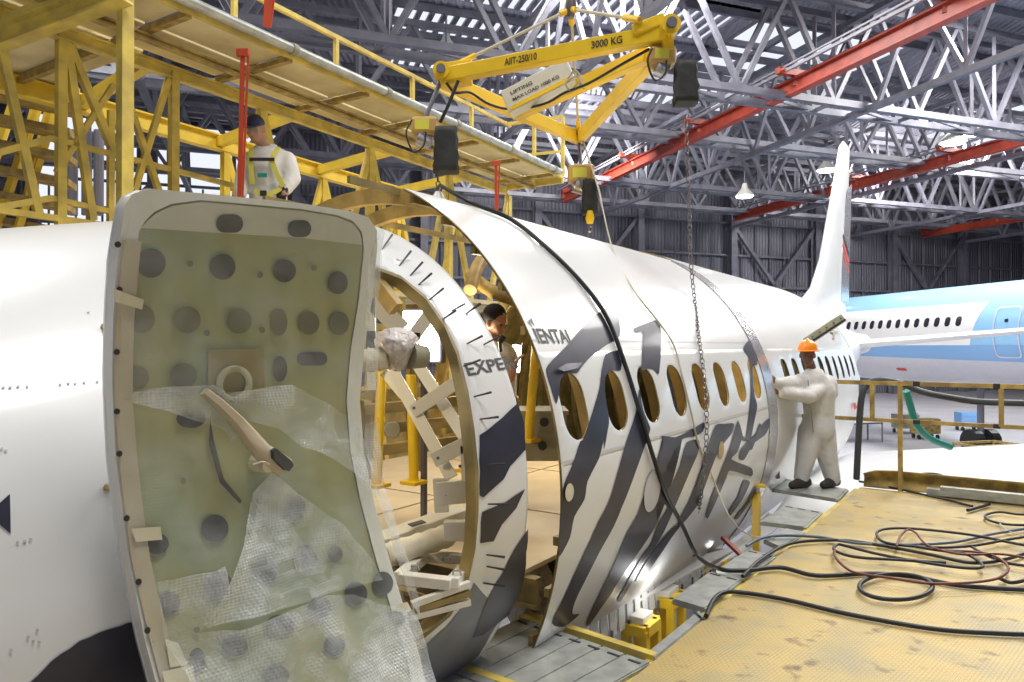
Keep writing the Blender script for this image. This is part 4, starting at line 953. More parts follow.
# platform far edge railing
def railing():
    u = lambda px: None
    def on(px, z):      # on the vertical plane through the far edge
        r = ray(px, HY); D = PO.dot(PX) / r.dot(PX) if abs(r.dot(PX)) > 1e-6 else 8; p = r * D; return Vector((p.x, p.y, CZ + z))
    t = empty('guard_railing', on(900, ZP), 'rusty yellow guard railing along the far edge of the work platform', 'railing')
    a, b_ = on(772, -.45), on(1060, -.45)
    ZT, ZM = -.40, -.80
    MB().bar(on(835, ZT), on(1080, ZT), .045).build('top_rail', 'yeld', t); MB().bar(on(771, ZM), on(1080, ZM), .04).build('mid_rail', 'yeld', t)
    for px, lo in ((872, ZM), (900, ZP), (1001, ZM), (1048, ZP)): MB().bar(on(px, lo), on(px, ZT), .045).build('post', 'yeld', t)
    for px in (916, 996):
        MB().bar(on(px - 3, ZT), on(px + 4, ZT), .05).build('black_tape', 'ink', t); MB().bar(on(px - 3, ZM), on(px + 4, ZM), .045).build('black_tape', 'ink', t)
railing()
tag(MB().box(pl(990, 497, .05), PY * .55, PX * .05, ZZ * .03).box(pl(1000, 494, .12), PY * .5, PX * .045, ZZ * .02).build('metal_profile_stack', 'alu'), 'stack of grey metal profiles lying against the toe board', 'metal profiles')
# hoses and cables
k8 = c4(680, 400, 2.418)
def hose(px, r, m, label, cat='hose', dz=.02, name='air_hose', grp=None):
    P = smooth_path([pl(x, y, dz + .0) for x, y in k8(px)], 6); return tag(MB().tube(P, r, 8).build(name, m, None, True), label, cat, grp)
def ring(cx, cy, rx, ry, a0=0, a1=360, n=20): return [(cx + rx * math.cos(math.radians(a0 + (a1 - a0) * i / n)), cy + ry * math.sin(math.radians(a0 + (a1 - a0) * i / n))) for i in range(n + 1)]
hose([(62, 520), (78, 485), (100, 466), (140, 463), (250, 480), (400, 515), (600, 550), (760, 562), (900, 566)], .014, 'blk', 'thick black hose lying nearest the camera on the yellow platform')
hose(ring(520, 450, 88, 31, 200, 590), .014, 'blk', 'black hose coiled into a closed loop on the platform', dz=.035)
hose([(150, 425), (200, 380), (270, 345), (380, 338), (480, 350), (600, 372), (700, 392), (780, 385), (860, 360)], .013, 'blk', 'black hose arching from the plank gap into the tangle', dz=.03)
hose([(900, 352), (832, 350), (700, 325), (560, 310), (490, 312), (474, 326), (500, 345), (600, 355), (700, 352), (800, 335), (900, 320)], .011, 'blk', 'black hose looped back at the top of the tangle', dz=.045)
hose([(160, 352), (190, 335), (240, 327), (330, 330), (450, 347), (640, 345), (760, 322), (900, 300)], .012, 'hoseb', 'blue grey hose crossing the platform through the tangle', dz=.03)
hose([(372, 360), (375, 380), (400, 405), (430, 418), (500, 428), (600, 442), (700, 440), (770, 428), (790, 400), (740, 370), (640, 362)], .009, 'redhose', 'dark red hose making the widest loop in the tangle', dz=.055)
hose([(522, 352), (530, 330), (548, 313), (568, 320), (600, 352), (680, 372), (780, 372), (900, 395)], .009, 'redhose', 'dark red hose rising over the middle of the tangle', dz=.06)
hose([(560, 352), (620, 362), (690, 372), (730, 400), (690, 405), (590, 392), (480, 372), (400, 352), (380, 348), (372, 362), (420, 378), (520, 385), (640, 392)], .011, 'blk', 'black hose doubled over itself in the middle of the tangle', dz=.05)
hose([(700, 352), (740, 375), (800, 395), (900, 405)], .011, 'blk', 'black hose leaving the tangle to the right edge', dz=.04)
hose([(770, 430), (800, 440), (850, 432), (900, 438)], .013, 'blk', 'short black hose end at the right edge below the tangle', dz=.03)
hose([(900, 276), (820, 276), (770, 270), (737, 278), (745, 290), (790, 300), (860, 302)], .011, 'blk', 'black hose loop at the right edge above the tangle', dz=.03)
hose([(765, 290), (790, 315), (840, 330), (900, 335)], .006, 'rope', 'thin pale cord at the right edge by the hose loop', 'cord', dz=.03)
hose([(432, 196), (480, 205), (560, 222), (640, 240), (705, 256)], .012, 'blk', 'black hose with a T shaped end behind the tangle', dz=.02)
tag(MB().tube([pl(*k8([(694, 266)])[0], .03), pl(*k8([(746, 251)])[0], .03)], .016, 8).build('hose_bar', 'blk', None, True), 'black bar forming the T end of the rear hose', 'bar')
hose(ring(600, 192, 44, 15, 0, 700, 40), .013, 'hoseg', 'small dark hose coil lying against the toe board', dz=.03)
def hose3(pts, r, m, label, cat='hose', name='hose', n=8, k=6, smooth=True):
    return tag(MB().tube(smooth_path([at(*p) for p in pts], k), r, n).build(name, m, None, True), label, cat)
hose3([(856, 479, 7.95), (858, 442, 7.9), (861, 400, 7.85), (867, 385, 7.85), (880, 380, 7.8), (902, 384, 7.75), (923, 392, 7.65), (953, 398, 7.5), (984, 402, 7.4), (1060, 404, 7.2)], .034, 'hoseg', 'thick dark grey duct rising beside the worker and over the railing', name='air_duct', n=12)
hose3([(906, 391, 8.3), (910, 405, 8.35), (916, 424, 8.4), (929, 438, 8.5), (950, 447, 8.6)], .04, 'teal', 'teal hose hanging over the guard railing', n=12, name='teal_hose')
hose3([(768, 415, 7.7), (773, 440, 7.7), (777, 478, 7.7)], .03, 'hoseb', 'blue grey upright hose between the cut barrel and the worker', n=10, name='upright_hose')
# black hose slung over the barrel and down to the platform, white rope, long chain
HH = [(440, 190), (470, 205), (510, 222), (545, 250), (580, 285), (605, 320), (622, 365), (636, 410), (648, 450), (662, 490), (680, 525)]
P = [hul(*ainv(*p), RA + .02) for p in HH[1:]]
P = [at(440, 185, 5.4)] + P + [pl(697, 555, .02), pl(718, 568, .03), pl(745, 570, .03), pl(780, 567, .03), pl(816, 575, .025), pl(870, 573, .02), pl(912, 576, .02), pl(960, 585, .02), pl(1040, 590, .02)]
tag(MB().tube(smooth_path(P, 6), .015, 8).build('air_hose', 'blk', None, True), 'long black hose slung over the barrel and down onto the platform', 'hose')
P = [at(602, 205, 7.4)] + [hul(*ainv(*p), RA + .012) for p in ((612, 250), (632, 290), (655, 320), (672, 345), (681, 378), (690, 415), (697, 445), (712, 480))] + [pl(730, 518, .25), pl(750, 535, .03), pl(775, 538, .02)]
tag(MB().tube(smooth_path(P, 6), .007, 6).build('rope', 'rope', None, True), 'thin pale rope hanging over the barrel down to the planks', 'rope')
def chain(pts, label, r=.011, step=.045):
    P = smooth_path(pts, 8); b = MB(); acc = 0; i = 0
    for a, c in zip(P[:-1], P[1:]):
        L = (c - a).length; d = (c - a).normalized()
        while acc < L:
            p = a + d * acc; sd = d.cross(Vector((0, 1, 0)) if i % 2 else Vector((1, .4, 0)));  sd.normalize()
            ring_ = [p + d * (math.cos(t) * step * .62) + sd * (math.sin(t) * r * 1.5) for t in [2 * math.pi * q / 8 for q in range(9)]]
            b.tube(ring_, r * .45, 4, caps=False); acc += step; i += 1
        acc -= L
    return tag(b.build('chain', 'chain'), label, 'chain')
P = [at(686, 118, 6.6), at(689, 190, 6.5), at(691, 262, 6.45)] + [hul(*ainv(*p), RA + .02) for p in ((693, 300), (697, 340), (702, 380), (704, 420), (702, 460), (697, 500))] + [at(692, 532, 6.0)]
chain(P, 'long steel chain hanging from the right hoist down the barrel')
q = empty('chain_hook', at(692, 540, 5.95), 'reddish hook block at the end of the long chain', 'hook'); c = at(692, 540, 5.95)
MB().tube([c + ZZ * .06, c + ZZ * .03, c - ZZ * .04], [.02, .035, .025], 10).build('hook_block', 'orange', q, True); MB().tube([c - ZZ * .04 + Vector((.03 * math.sin(a), 0, -.03 - .03 * (1 - math.cos(a)))) for a in [k * .5 for k in range(9)]], .008, 6).build('hook', 'chain', q, True)
# upright yellow jack at the aft end of the barrel, and trestles below
def jack(px, y0, y1, D, label, w=.07):
    A, B = at(px, y0, D), at(px, y1, D); q = empty('jack_post', B, label, 'jack')
    MB().tube([A, B], w * .45, 12).build('inner_tube', 'alub', q, True); MB().bar(A.lerp(B, .12), B, w).build('post', 'yelb', q, bevel=.005); MB().box(A, Vector((w, 0, 0)), Vector((0, w, 0)), ZZ * .012).build('head_plate', 'yelb', q)
    MB().bar(Vector((B.x, B.y, .0)), B, w * .8).build('lower_post', 'yelb', q); MB().box(Vector((B.x, B.y, .01)), DD * .25, NN * .25, ZZ * .01).build('foot_plate', 'yelb', q)
jack(756, 485, 540, 7.0, 'bright yellow upright post at the aft lower corner of the barrel')
def trestle(px, py, D, label, w=.5, h=None):
    top = at(px, py, D); q = empty('trestle', Vector((top.x, top.y, 0)), label, 'trestle')
    for sx in (-1, 1):
        for sy in (-1, 1): MB().bar(top + DD * (sx * w * .5) + NN * (sy * w * .32), Vector((top.x, top.y, 0)) + DD * (sx * w * .6) + NN * (sy * w * .45), .055).build('leg', 'yelb', q)
    for sx in (-1, 1): MB().bar(top + DD * (sx * w * .5) - NN * w * .4, top + DD * (sx * w * .5) + NN * w * .4, .07).build('cap_rail', 'yelb', q)
    for sy in (-1, 1): MB().bar(top - DD * w * .5 + NN * (sy * w * .32), top + DD * w * .5 + NN * (sy * w * .32), .07).build('side_rail', 'yelb', q)
    MB().bar(top - DD * w * .55 - ZZ * .5, top + DD * w * .55 - ZZ * .5, .04).build('stretcher', 'yelb', q)
    MB().box(top + ZZ * .05, DD * w * .45, NN * w * .25, ZZ * .03).build('saddle', 'wht', q, bevel=.006)
trestle(641, 624, 4.9, 'yellow trestle with white saddle seen in the gap below the barrel', .20)
trestle(667, 597, 5.5, 'second yellow trestle further along below the barrel', .22)
trestle(716, 560, 6.6, 'yellow trestle farthest along below the barrel', .24)
# white keel panels under the barrel
def keel(pts, label):
    P = [at(*p) for p in pts]; b = MB(); up = ZZ * .012; b.hexa([p - up for p in P], P); tag(b.build('loose_skin_panel', 'hull'), label, 'panel')
keel([(628, 606, 4.95), (700, 566, 6.0), (742, 545, 6.9), (706, 553, 6.2)], 'long white skin panel hanging below the zebra edge')
keel([(700, 573, 6.1), (748, 548, 6.9), (780, 525, 7.6), (768, 512, 7.7), (740, 538, 6.95)], 'white curved skin panel beside the yellow upright post')
tag(MB().bar(at(722, 537, 6.3), at(746, 560, 6.0), .035, .03).build('red_bar', 'orange'), 'short red brown bar leaning under the barrel edge', 'bar')

# ================================================================== OVERHEAD YELLOW DOCK
QD = Vector((.514, .857, 0)); QN = Vector((.857, -.514, 0))
def pv(px, py, c):      # line of sight meets the vertical plane at offset c
    r = ray(px, py); D = c / (r.x * QN.x + r.y * QN.y); return r * D + Vector((0, 0, CZ))
def dk(s, c, z): return QD * s + QN * c + ZZ * (z + CZ)
def dock():
    zt = 2.72; CO, CI = -5.2, -6.25
    t = empty('access_dock', dk(6, -6, -4), 'tall yellow access dock with deck, rails and braces above the fuselage', 'access platform')
    sE = pv(563, 183, CO).dot(QD); s0 = 1.5
    # deck panels and their bearers
    s = s0
    while s < sE - .1:
        e = min(s + 1.05, sE)
        for c0, c1 in ((CI, (CI + CO) / 2 - .02), ((CI + CO) / 2 + .02, CO)): MB().box(dk((s + e) / 2, (c0 + c1) / 2, zt), QD * ((e - s) / 2 - .03), QN * ((c1 - c0) / 2), ZZ * .012).build('deck_panel', 'deckpan', t)
        MB().bar(dk(s, CI, zt - .05), dk(s, CO, zt - .05), .06, .05).build('bearer', 'yeld', t); s = e
    MB().bar(dk(sE, CI, zt - .05), dk(sE, CO, zt - .05), .07, .12).build('end_bearer', 'yel', t)
    for c in (CI, (CI + CO) / 2): MB().ibeam(dk(s0, c, zt - .13), dk(sE, c, zt - .13), .07, .12 if c == CI else .06).build('deck_beam', 'yel' if c == CI else 'yeld', t)
    MB().bar(dk(s0, CO, zt), dk(sE, CO, zt), .04, .09).build('edge_beam', 'yel', t)
    MB().tube([dk(s0, CO + .07, zt + .02), dk(sE - .2, CO + .07, zt + .02)], .045, 10).build('edge_conduit', 'alu', t, True)
    k = s0 + .5
    while k < sE: MB().tube([dk(k, CO + .07, zt + .02), dk(k + .06, CO + .07, zt + .02)], .055, 10).build('conduit_clamp', 'boxg', t, True); k += 1.3
    # railing on the far side of the deck
    MB().bar(dk(3, CI, zt + 1.0), dk(sE + .1, CI, zt + 1.0), .05).build('hand_rail', 'yel', t); 
    k = 3.4
    while k < sE + .2: MB().bar(dk(k, CI, zt), dk(k, CI, zt + 1.0), .05).build('rail_post', 'yel', t); k += 1.45
    MB().bar(dk(sE, CI, zt + 1.0), dk(sE, CO, zt + .95), .05).build('hand_rail', 'yel', t); MB().bar(dk(sE, CI, zt + .45), dk(sE, CO, zt + .4), .04).build('mid_rail', 'yel', t)
    for c in (CO, (CI + CO) / 2): MB().bar(dk(sE, c, zt), dk(sE, c, zt + .95), .05).build('rail_post', 'yel', t)
    # second chord behind, cross ties
    CB = -7.9
    MB().ibeam(dk(2, CB, zt - .13), dk(sE, CB, zt - .13), .12, .2).build('rear_beam', 'yelb2', t)
    k = 2.2
    while k < sE: MB().bar(dk(k, CI, zt - .13), dk(k + .3, CB, zt - .13), .09, .12).build('cross_tie', 'yelb2', t); k += 1.7
    # framed bents along the inner and rear line: post, V braces, rails
    for c, mm, st, z0 in ((CI, 'yel', 5.2, .1), (CB, 'yelb2', 6.0, .1)):
        k = st
        while k < sE + .1:
            MB().bar(dk(k, c, -4), dk(k, c, zt - .2), .09).build('post', mm, t)
            if k + 1.7 < sE + 1:
                MB().bar(dk(k, c, zt - .2), dk(k + .75, c, .2), .08, .06).build('brace', mm, t); MB().bar(dk(k + 1.7, c, zt - .2), dk(k + .95, c, .2), .08, .06).build('brace', mm, t)
            k += 1.7
        MB().bar(dk(st, c, .25), dk(sE, c, .25), .08).build('foot_rail', mm, t); MB().bar(dk(2, c, 1.05), dk(st + 1.7, c, 1.05), .05).build('mid_rail', mm, t)
    # walkway level where the harnessed man stands
    MB().box(dk(7, -6.9, .66), QD * 4.4, QN * 1.0, ZZ * .03).build('walkway', 'deckpan', t)
    for k in range(4): MB().bar(dk(3 + 2.8 * k, -5.95, .58), dk(3 + 2.8 * k, -7.9, .58), .08, .1).build('walkway_bearer', 'yeld', t)
    # near tower at the left
    def sg(x1, y1, x2, y2, c, w, m='yel', name='brace', h=None): MB().bar(pv(x1, y1, c), pv(x2, y2, c), w, h).build(name, m, t)
    sg(124, -30, 124, 230, CO, .088, name='post', h=.088)
    sg(60, 27, 60, 225, CI, .07, name='post'); sg(110, 110, 110, 225, CI, .05, name='post'); sg(173, 72, 173, 200, CI, .075, name='post')
    sg(0, 48, 38, 215, CI, .06); sg(65, 42, 92, 220, CI, .06); sg(68, 44, 113, 152, CI, .06); sg(112, 85, 56, 172, CI, .045); sg(127, 100, 158, 190, CI, .05); sg(168, 78, 134, 190, CI, .05)
    sg(-30, 160, 50, 138, CI, .05, name='mid_rail'); sg(50, 138, 235, 186, CI, .045, name='mid_rail'); sg(-30, 212, 50, 198, CI, .05, name='mid_rail'); sg(50, 198, 112, 212, CI, .045, name='mid_rail')
    A, B = pv(-60, 66, CI + .0), pv(120, -2, CI + .0)
    MB().ibeam(at(-40, 52, 5.6), at(124, -10, 5.2), .12, .16).build('end_beam', 'yel', t); MB().bar(at(-40, 38, 5.6), at(110, -22, 5.2), .10, .05).build('end_beam', 'yel', t)
    MB().box(dk(2.2, -7.2, zt - .0), QD * 1.7, QN * .9, ZZ * .012).build('deck_panel', 'deckpan', t)
    for k in range(4): MB().bar(dk(.9 + k * .9, -6.3, zt - .06), dk(.9 + k * .9, -8.1, zt - .06), .06, .08).build('bearer', 'yeld', t)
    for i in range(8): MB().box(at(28, 76 + 25 * i, 7.4 + .12 * i), Vector((.42, .10, -.07)), Vector((-.05, .16, 0)), ZZ * .035).build('stair_tread', 'yeld', t)
    for x1, y1, x2, y2 in ((45, 66, 20, 160), (20, 80, -10, 170), (48, 110, 22, 215), (52, 60, -12, 250), (60, 90, 14, 240)): MB().bar(at(x1, y1, 7.9), at(x2, y2, 7.9), .07).build('stair_stringer', 'yelb2', t)
    for x in (72, 86, 98): MB().tube([at(x, 130, 9), at(x, 215, 9)], .06, 10).build('ribbed_pipe', 'steel', t)
dock()
# red straps
for x, y0, y1, D, wd, lb in ((242, 52, 202, 6.1, .038, 'red webbing strap hanging beside the harnessed worker'), (496, 163, 214, 9, .035, 'short red strap hanging under the dock end'), (266, -12, 26, 6.4, .07, 'orange fabric strip at the top edge above the deck')):
    A, B = at(x + (2 if wd > .04 else 0), y0, D), at(x - (3 if D < 6.2 else 0), y1, D); q = empty('hanging_strap', A, lb, 'strap')
    MB().bar(A, B, wd, .008, Vector((0, -1, 0))).build('webbing', 'strap', q); MB().bar(A + Vector((.045, .01, 0)), B + Vector((.02, .01, 0)), wd * .5, .008, Vector((0, -1, 0))).build('webbing', 'strap', q)
    MB().box(A, Vector((.05, 0, 0)), Vector((0, .02, 0)), ZZ * .03).build('buckle', 'strap', q)

# ================================================================== LIFTING FRAME AND HOISTS
def lifting_frame():
    L, R_, B = at(442, 76, 6.4), at(669, 32, 5.5), at(579, 138, 8.2)
    t = empty('lifting_spreader', (L + R_ + B) / 3, 'yellow triangular lifting frame hanging above the fuselage', 'lifting frame')
    def flat(p, q, w, h, name='beam', m='yelb'):
        MB().bar(p, q, w, h).build(name, m, t, bevel=.006)
    flat(L, R_, .10, .125, 'main_beam'); flat(L - ZZ * .03, B, .09, .13, 'side_beam'); flat(B, R_ - ZZ * .06, .09, .13, 'side_beam')
    flat(at(520, 112, 7.25), at(648, 54, 5.75), .09, .12, 'cross_beam')
    for p, a in ((L, 1), (R_, -1), (B, 0)):
        MB().tube([p + Vector((0, .08, .03)), p - Vector((0, .10, -.03))], .075, 18).build('end_boss', 'yelb', t, True)
        MB().tube([p + Vector((0, -.10, .03)), p + Vector((0, -.13, .03))], .04, 14).build('boss_pin', 'steel', t, True)
    MB().box(L + Vector((.13, 0, .02)), Vector((.14, 0, .02)), Vector((0, .07, 0)), ZZ * .10).build('end_plate', 'yelb', t, bevel=.01)
    MB().bar(R_ + Vector((-.25, .1, .05)), R_ + Vector((-.02, 0, .10)), .10, .09).build('end_plate', 'yelb', t, bevel=.01)
    # stencilled lettering on the camera side of the main beam
    d = (R_ - L).normalized(); f = d.cross(ZZ); f = -f if f.y > 0 else f; f.normalize(); up = d.cross(f); up = up if up.z > 0 else -up
    for txt, u, w in (('AIIT-250/10', .32, .30), ('3000 KG', .70, .26)):
        bm = text_bm(txt, .075); W = max(v.co.x for v in bm.verts); A = L.lerp(R_, u)
        for v in bm.verts: v.co = A + d * (v.co.x / W * w) + up * (v.co.y * 1.1 - .03) + f * .054
        bm_obj('stencil_lettering', bm, 'ink', t, False)
    # slings to the top hook
    H = at(571, 8, 6.6)
    for p, e in ((L + ZZ * .12 + Vector((.15, 0, 0)), .14), (R_ + ZZ * .1 + Vector((-.22, 0, 0)), .2), (B + ZZ * .05, .14)):
        MB().tube([H, p], .014, 8).build('sling', 'rope', t, True)
        MB().tube([H, H.lerp(p, .10)], .028, 8).build('sling_sleeve', 'yelb', t, True); MB().tube([p, p.lerp(H, e)], .026, 8).build('sling_sleeve', 'yelb', t, True)
    MB().tube([H + ZZ * .4, H + ZZ * .1, H, H - ZZ * .08], [.03, .05, .06, .03], 10).build('top_hook', 'chain', t, True)
    MB().tube([H + ZZ * 3, H + ZZ * .3], .02, 8).build('hoist_cable', 'chain', t)
    # power cable sagging along the frame
    P = [at(446, 82, 6.3), at(455, 92, 6.35), at(470, 92, 6.5), at(490, 104, 6.6), at(515, 109, 6.7), at(545, 103, 6.4), at(565, 92, 6.2), at(590, 82, 6.0), at(625, 62, 5.7), at(650, 48, 5.6)]
    MB().tube(smooth_path(P, 6), .012, 8).build('power_cable', 'blk', t, True)
    MB().tube(smooth_path([at(458, 80, 6.25), at(448, 105, 6.25), at(440, 122, 6.3)], 6), .016, 8).build('power_cable', 'blk', t, True)
    return L, R_, B
FL, FR, FB = lifting_frame()
# white sign box carried on the frame
q = empty('load_sign_box', at(540, 90, 6.35), 'pale rectangular load sign box slung inside the yellow frame', 'sign box')
c = at(539, 88, 6.5); d = Vector((.95, -.25, .40)).normalized(); f = Vector((-.2, -.93, .1)); f = (f - d * f.dot(d)).normalized(); u = d.cross(f); u = u if u.z > 0 else -u
MB().box(c, d * .33, u * .115, f * .07).build('box', 'cream2', q, bevel=.01); MB().box(c - u * .085 + f * .072, d * .30, u * .018, f * .003).build('yellow_band', 'yelb', q)
for txt, v0, w in (('LIFTING', .03, .22), ('MAX LOAD 1000 KG', -.035, .46)):
    bm = text_bm(txt, .06); W = max(v.co.x for v in bm.verts)
    for v in bm.verts: v.co = c + d * (v.co.x / W * w - .25) + u * (v.co.y * .75 + v0) + f * .075
    bm_obj('lettering', bm, 'ink', q, False)
for k in (-1, 1): MB().tube([c + d * (.25 * k) + u * .1, c + d * (.25 * k) + ZZ * .28 + Vector((0, .05, 0))], .008, 6).build('hanger_wire', 'steel', q)
tag(MB().tube(smooth_path([at(568, 78, 6.2), at(575, 70, 6.2), at(582, 80, 6.15), at(572, 90, 6.15), at(566, 82, 6.15), at(578, 76, 6.15), at(584, 88, 6.1)], 6), .009, 7).build('cable_tangle', 'boxg', None, True), 'grey cable tangle beside the load sign box', 'cable')
def hoist(px, py, D, bx, by, bw, bh, label, top, chain_to=None, cap='steel'):
    sc_ = D / FPX; c = at(px, py, D); q = empty('chain_hoist', c, label, 'hoist')
    MB().box(c, Vector((13 * sc_, 0, 0)), Vector((0, .09, 0)), ZZ * (9 * sc_)).build('motor_housing', 'hoistb', q, bevel=.03)
    MB().box(c - Vector((2 * sc_, .092, 0)), Vector((7 * sc_, 0, 0)), Vector((0, .004, 0)), ZZ * (5 * sc_)).build('rating_label', 'yellab', q)
    MB().tube([c + Vector((-5 * sc_, 0, -9 * sc_)), c + Vector((6 * sc_, 0, -15 * sc_))], [10 * sc_, 7 * sc_], 14).build('chain_wheel_cover', 'alub', q, True)
    # canvas chain bag, wrinkled
    p = at(bx, by, D - .12); bm = bmesh.new(); bmesh.ops.create_cube(bm, size=1); bmesh.ops.subdivide_edges(bm, edges=bm.edges, cuts=7, use_grid_fill=True)
    for v in bm.verts:
        x, y, z = v.co; k = .85 + .25 * (.5 - z) * .6 + .05 * math.sin(z * 19 + x * 7); rr = max(abs(x), abs(y)) / max(1e-6, math.hypot(x, y)); k2 = .75 + .25 * rr
        v.co = p + Vector((x * bw * sc_ * k * k2 + .01 * math.sin(y * 20 + z * 9), y * .17 * k * k2, z * bh * sc_))
    bm_obj('chain_bag', bm, 'bag', q, True, outward=lambda c_: p)
    MB().tube([c + ZZ * (9 * sc_), top], .02, 8).build('suspension_link', cap, q, True)
    MB().tube(smooth_path([c + Vector((-12 * sc_, -.1, 4 * sc_)), c + Vector((-17 * sc_, -.12, -10 * sc_)), c + Vector((-10 * sc_, -.12, -28 * sc_)), c + Vector((0, -.12, -22 * sc_)), c + Vector((2 * sc_, -.1, -8 * sc_))], 5), .008, 7).build('control_cable', 'blk', q, True) if bh > 35 else None
hoist(425, 127, 6.3, 446, 150, 24, 44, 'left chain hoist with black bag below the lifting frame corner', FL)
hoist(662, 57, 5.6, 686, 83, 22, 40, 'right chain hoist with black bag under the frame tip', FR)
hoist(581, 174, 8.0, 590, 197, 15, 34, 'lower chain hoist with black bag under the far frame corner', FB)
chain([at(437, 168, 6.2), at(438, 185, 6.2), at(438, 196, 6.2)], 'short chain below the left hoist', .012)
q = empty('lifting_shackle', at(438, 200, 6.3), 'grey cone shaped lifting shackle on the fuselage crown under the left hoist', 'shackle'); c = at(438, 203, 6.2)
MB().tube([c - ZZ * .05, c, c + ZZ * .06, c + ZZ * .1], [.11, .09, .05, .03], 12).build('cone', 'alu', q, True); MB().tube([c + ZZ * .1, c + ZZ * .14], .02, 8).build('eye', 'chain', q)
q = empty('hook_block', at(590, 218, 7.9), 'small yellow hook block under the lower hoist', 'hook'); c = at(590, 218, 7.8)
MB().tube([c + ZZ * .08, c, c - ZZ * .06], [.03, .05, .035], 10).build('block', 'yelb', q, True); MB().tube([c - ZZ * .06 + Vector((.03 * math.sin(a), 0, -.03 - .03 * (1 - math.cos(a)))) for a in [k * .5 for k in range(9)]], .01, 6).build('hook', 'chain', q, True)
tag(MB().tube(smooth_path([at(583, 140, 8.1), at(592, 168, 7.9), at(599, 190, 7.6), at(602, 206, 7.4)], 6), .010, 7).build('rope', 'rope', None, True), 'pale rope running from the frame corner to the barrel top', 'rope')
# olive bracket rail lying on the tail section behind the helmet
q = empty('bracket_rail', at(828, 328, 9.0), 'olive drilled bracket rail sticking up behind the orange helmet', 'bracket'); A, B_ = at(806, 342, 9), at(843, 318, 9)
MB().bar(A, B_, .11, .10, Vector((0, -1, .3))).build('rail', 'boxy', q, bevel=.01); MB().bar(A + Vector((0, -.055, -.02)), B_ + Vector((0, -.055, -.02)), .04, .02).build('channel', 'ink', q)
for k in range(5): p = A.lerp(B_, .12 + .19 * k) + Vector((0, -.058, .03)); MB().tube([p, p - Vector((0, .01, 0))], .012, 8).build('bolt', 'steel', q)
tag(MB().tube(smooth_path([at(803, 345, 8.9), at(798, 352, 8.9), at(797, 362, 8.8), at(801, 374, 8.7), at(804, 384, 8.6)], 5), .045, 10).build('fabric_roll', 'boxy', None, True), 'grey green fabric roll hanging behind the helmeted worker', 'fabric roll')

# ================================================================== PEOPLE
def remeshed(name, b, m, parent, vox, it=3):
    o = b.build(name, m, parent, True); r = o.modifiers.new('merge', 'REMESH'); r.mode = 'VOXEL'; r.voxel_size = vox; r.use_smooth_shade = True
    s = o.modifiers.new('soften', 'SMOOTH'); s.factor = .6; s.iterations = it; return o
def cap(b, p, q, r1, r2, n=12):
    p, q = Vector(p), Vector(q); b.ball(p, r1, n, 8); b.ball(q, r2, n, 8); d = q - p
    if d.length > .3 * min(r1, r2): b.tube([p, q], [r1, r2], n)
def hand(b, w, d, palm, k=1.0, curl=.5, grip=None):
    """wrist point, finger direction, palm normal; four unequal bent fingers and a side thumb"""
    w, d, palm = Vector(w), Vector(d).normalized(), Vector(palm); palm = (palm - d * palm.dot(d)).normalized(); sd = d.cross(palm)
    c = w + d * .045 * k; b.box(c, d * .045 * k, sd * .038 * k, palm * .013 * k); cap(b, w - d * .02, w + d * .02, .028 * k, .026 * k)
    for i, L in enumerate((.068, .078, .072, .056)):
        base = w + d * .088 * k + sd * ((i - 1.5) * .021 * k); a1 = curl * .5; m1 = base + (d * math.cos(a1) + palm * math.sin(a1)) * L * .5 * k; a2 = curl * 1.4; m2 = m1 + (d * math.cos(a2) + palm * math.sin(a2)) * L * .5 * k
        cap(b, base, m1, .0105 * k, .0095 * k, 8); cap(b, m1, m2, .0095 * k, .008 * k, 8)
    t0 = w + d * .03 * k - sd * .036 * k; t1 = t0 + (d * .7 - sd * .75 + palm * .3).normalized() * .036 * k; t2 = t1 + (d * .95 - sd * .1 + palm * .4).normalized() * .03 * k
    cap(b, t0, t1, .013 * k, .011 * k, 8); cap(b, t1, t2, .011 * k, .009 * k, 8)
def head(b, c, F, k=1.0, tilt=0.0):
    """skull, jaw, nose, brow, ears facing F; returns the face frame"""
    c = Vector(c); F = Vector(F).normalized(); S = F.cross(ZZ).normalized(); U = S.cross(F).normalized()
    def el(p, rx, ry, rz):    # ellipsoid in the face frame (side, front, up)
        n, m = 16, 10; vs = []
        P = c + (S * p[0] + F * p[1] + U * p[2]) * k
        for i in range(m + 1):
            a = math.pi * i / m
            for j in range(n): t = 2 * math.pi * j / n; vs.append(P + (S * (rx * math.sin(a) * math.cos(t)) + F * (ry * math.sin(a) * math.sin(t)) + U * (rz * math.cos(a))) * k)
        b.add(vs, [(i * n + j, i * n + (j + 1) % n, (i + 1) * n + (j + 1) % n, (i + 1) * n + j) for i in range(m) for j in range(n)])
    el((0, 0, .025), .076, .096, .096); el((0, .022, -.035), .058, .07, .075); el((0, .045, -.085), .036, .042, .03)     # skull, face, chin
    el((0, .098, -.018), .012, .018, .026); el((0, .106, -.032), .018, .014, .011)                                         # nose bridge and tip
    el((-.03, .078, .018), .026, .016, .010); el((.03, .078, .018), .026, .016, .010)                                     # brow
    el((0, .083, -.062), .024, .012, .007); el((0, .081, -.073), .020, .012, .007)                                         # lips
    el((-.078, -.005, -.012), .009, .02, .032); el((.078, -.005, -.012), .009, .02, .032)                                  # ears
    el((-.034, .058, -.028), .026, .026, .026); el((.034, .058, -.028), .026, .026, .026)                                  # cheeks
    return lambda s, f, u: c + (S * s + F * f + U * u) * k
def eyes(fr, parent, k=1.0):
    for s in (-.03, .03): MB().ball(fr(s, .083, .0), .010 * k, 10, 6).build('eye', 'ink', parent, True)
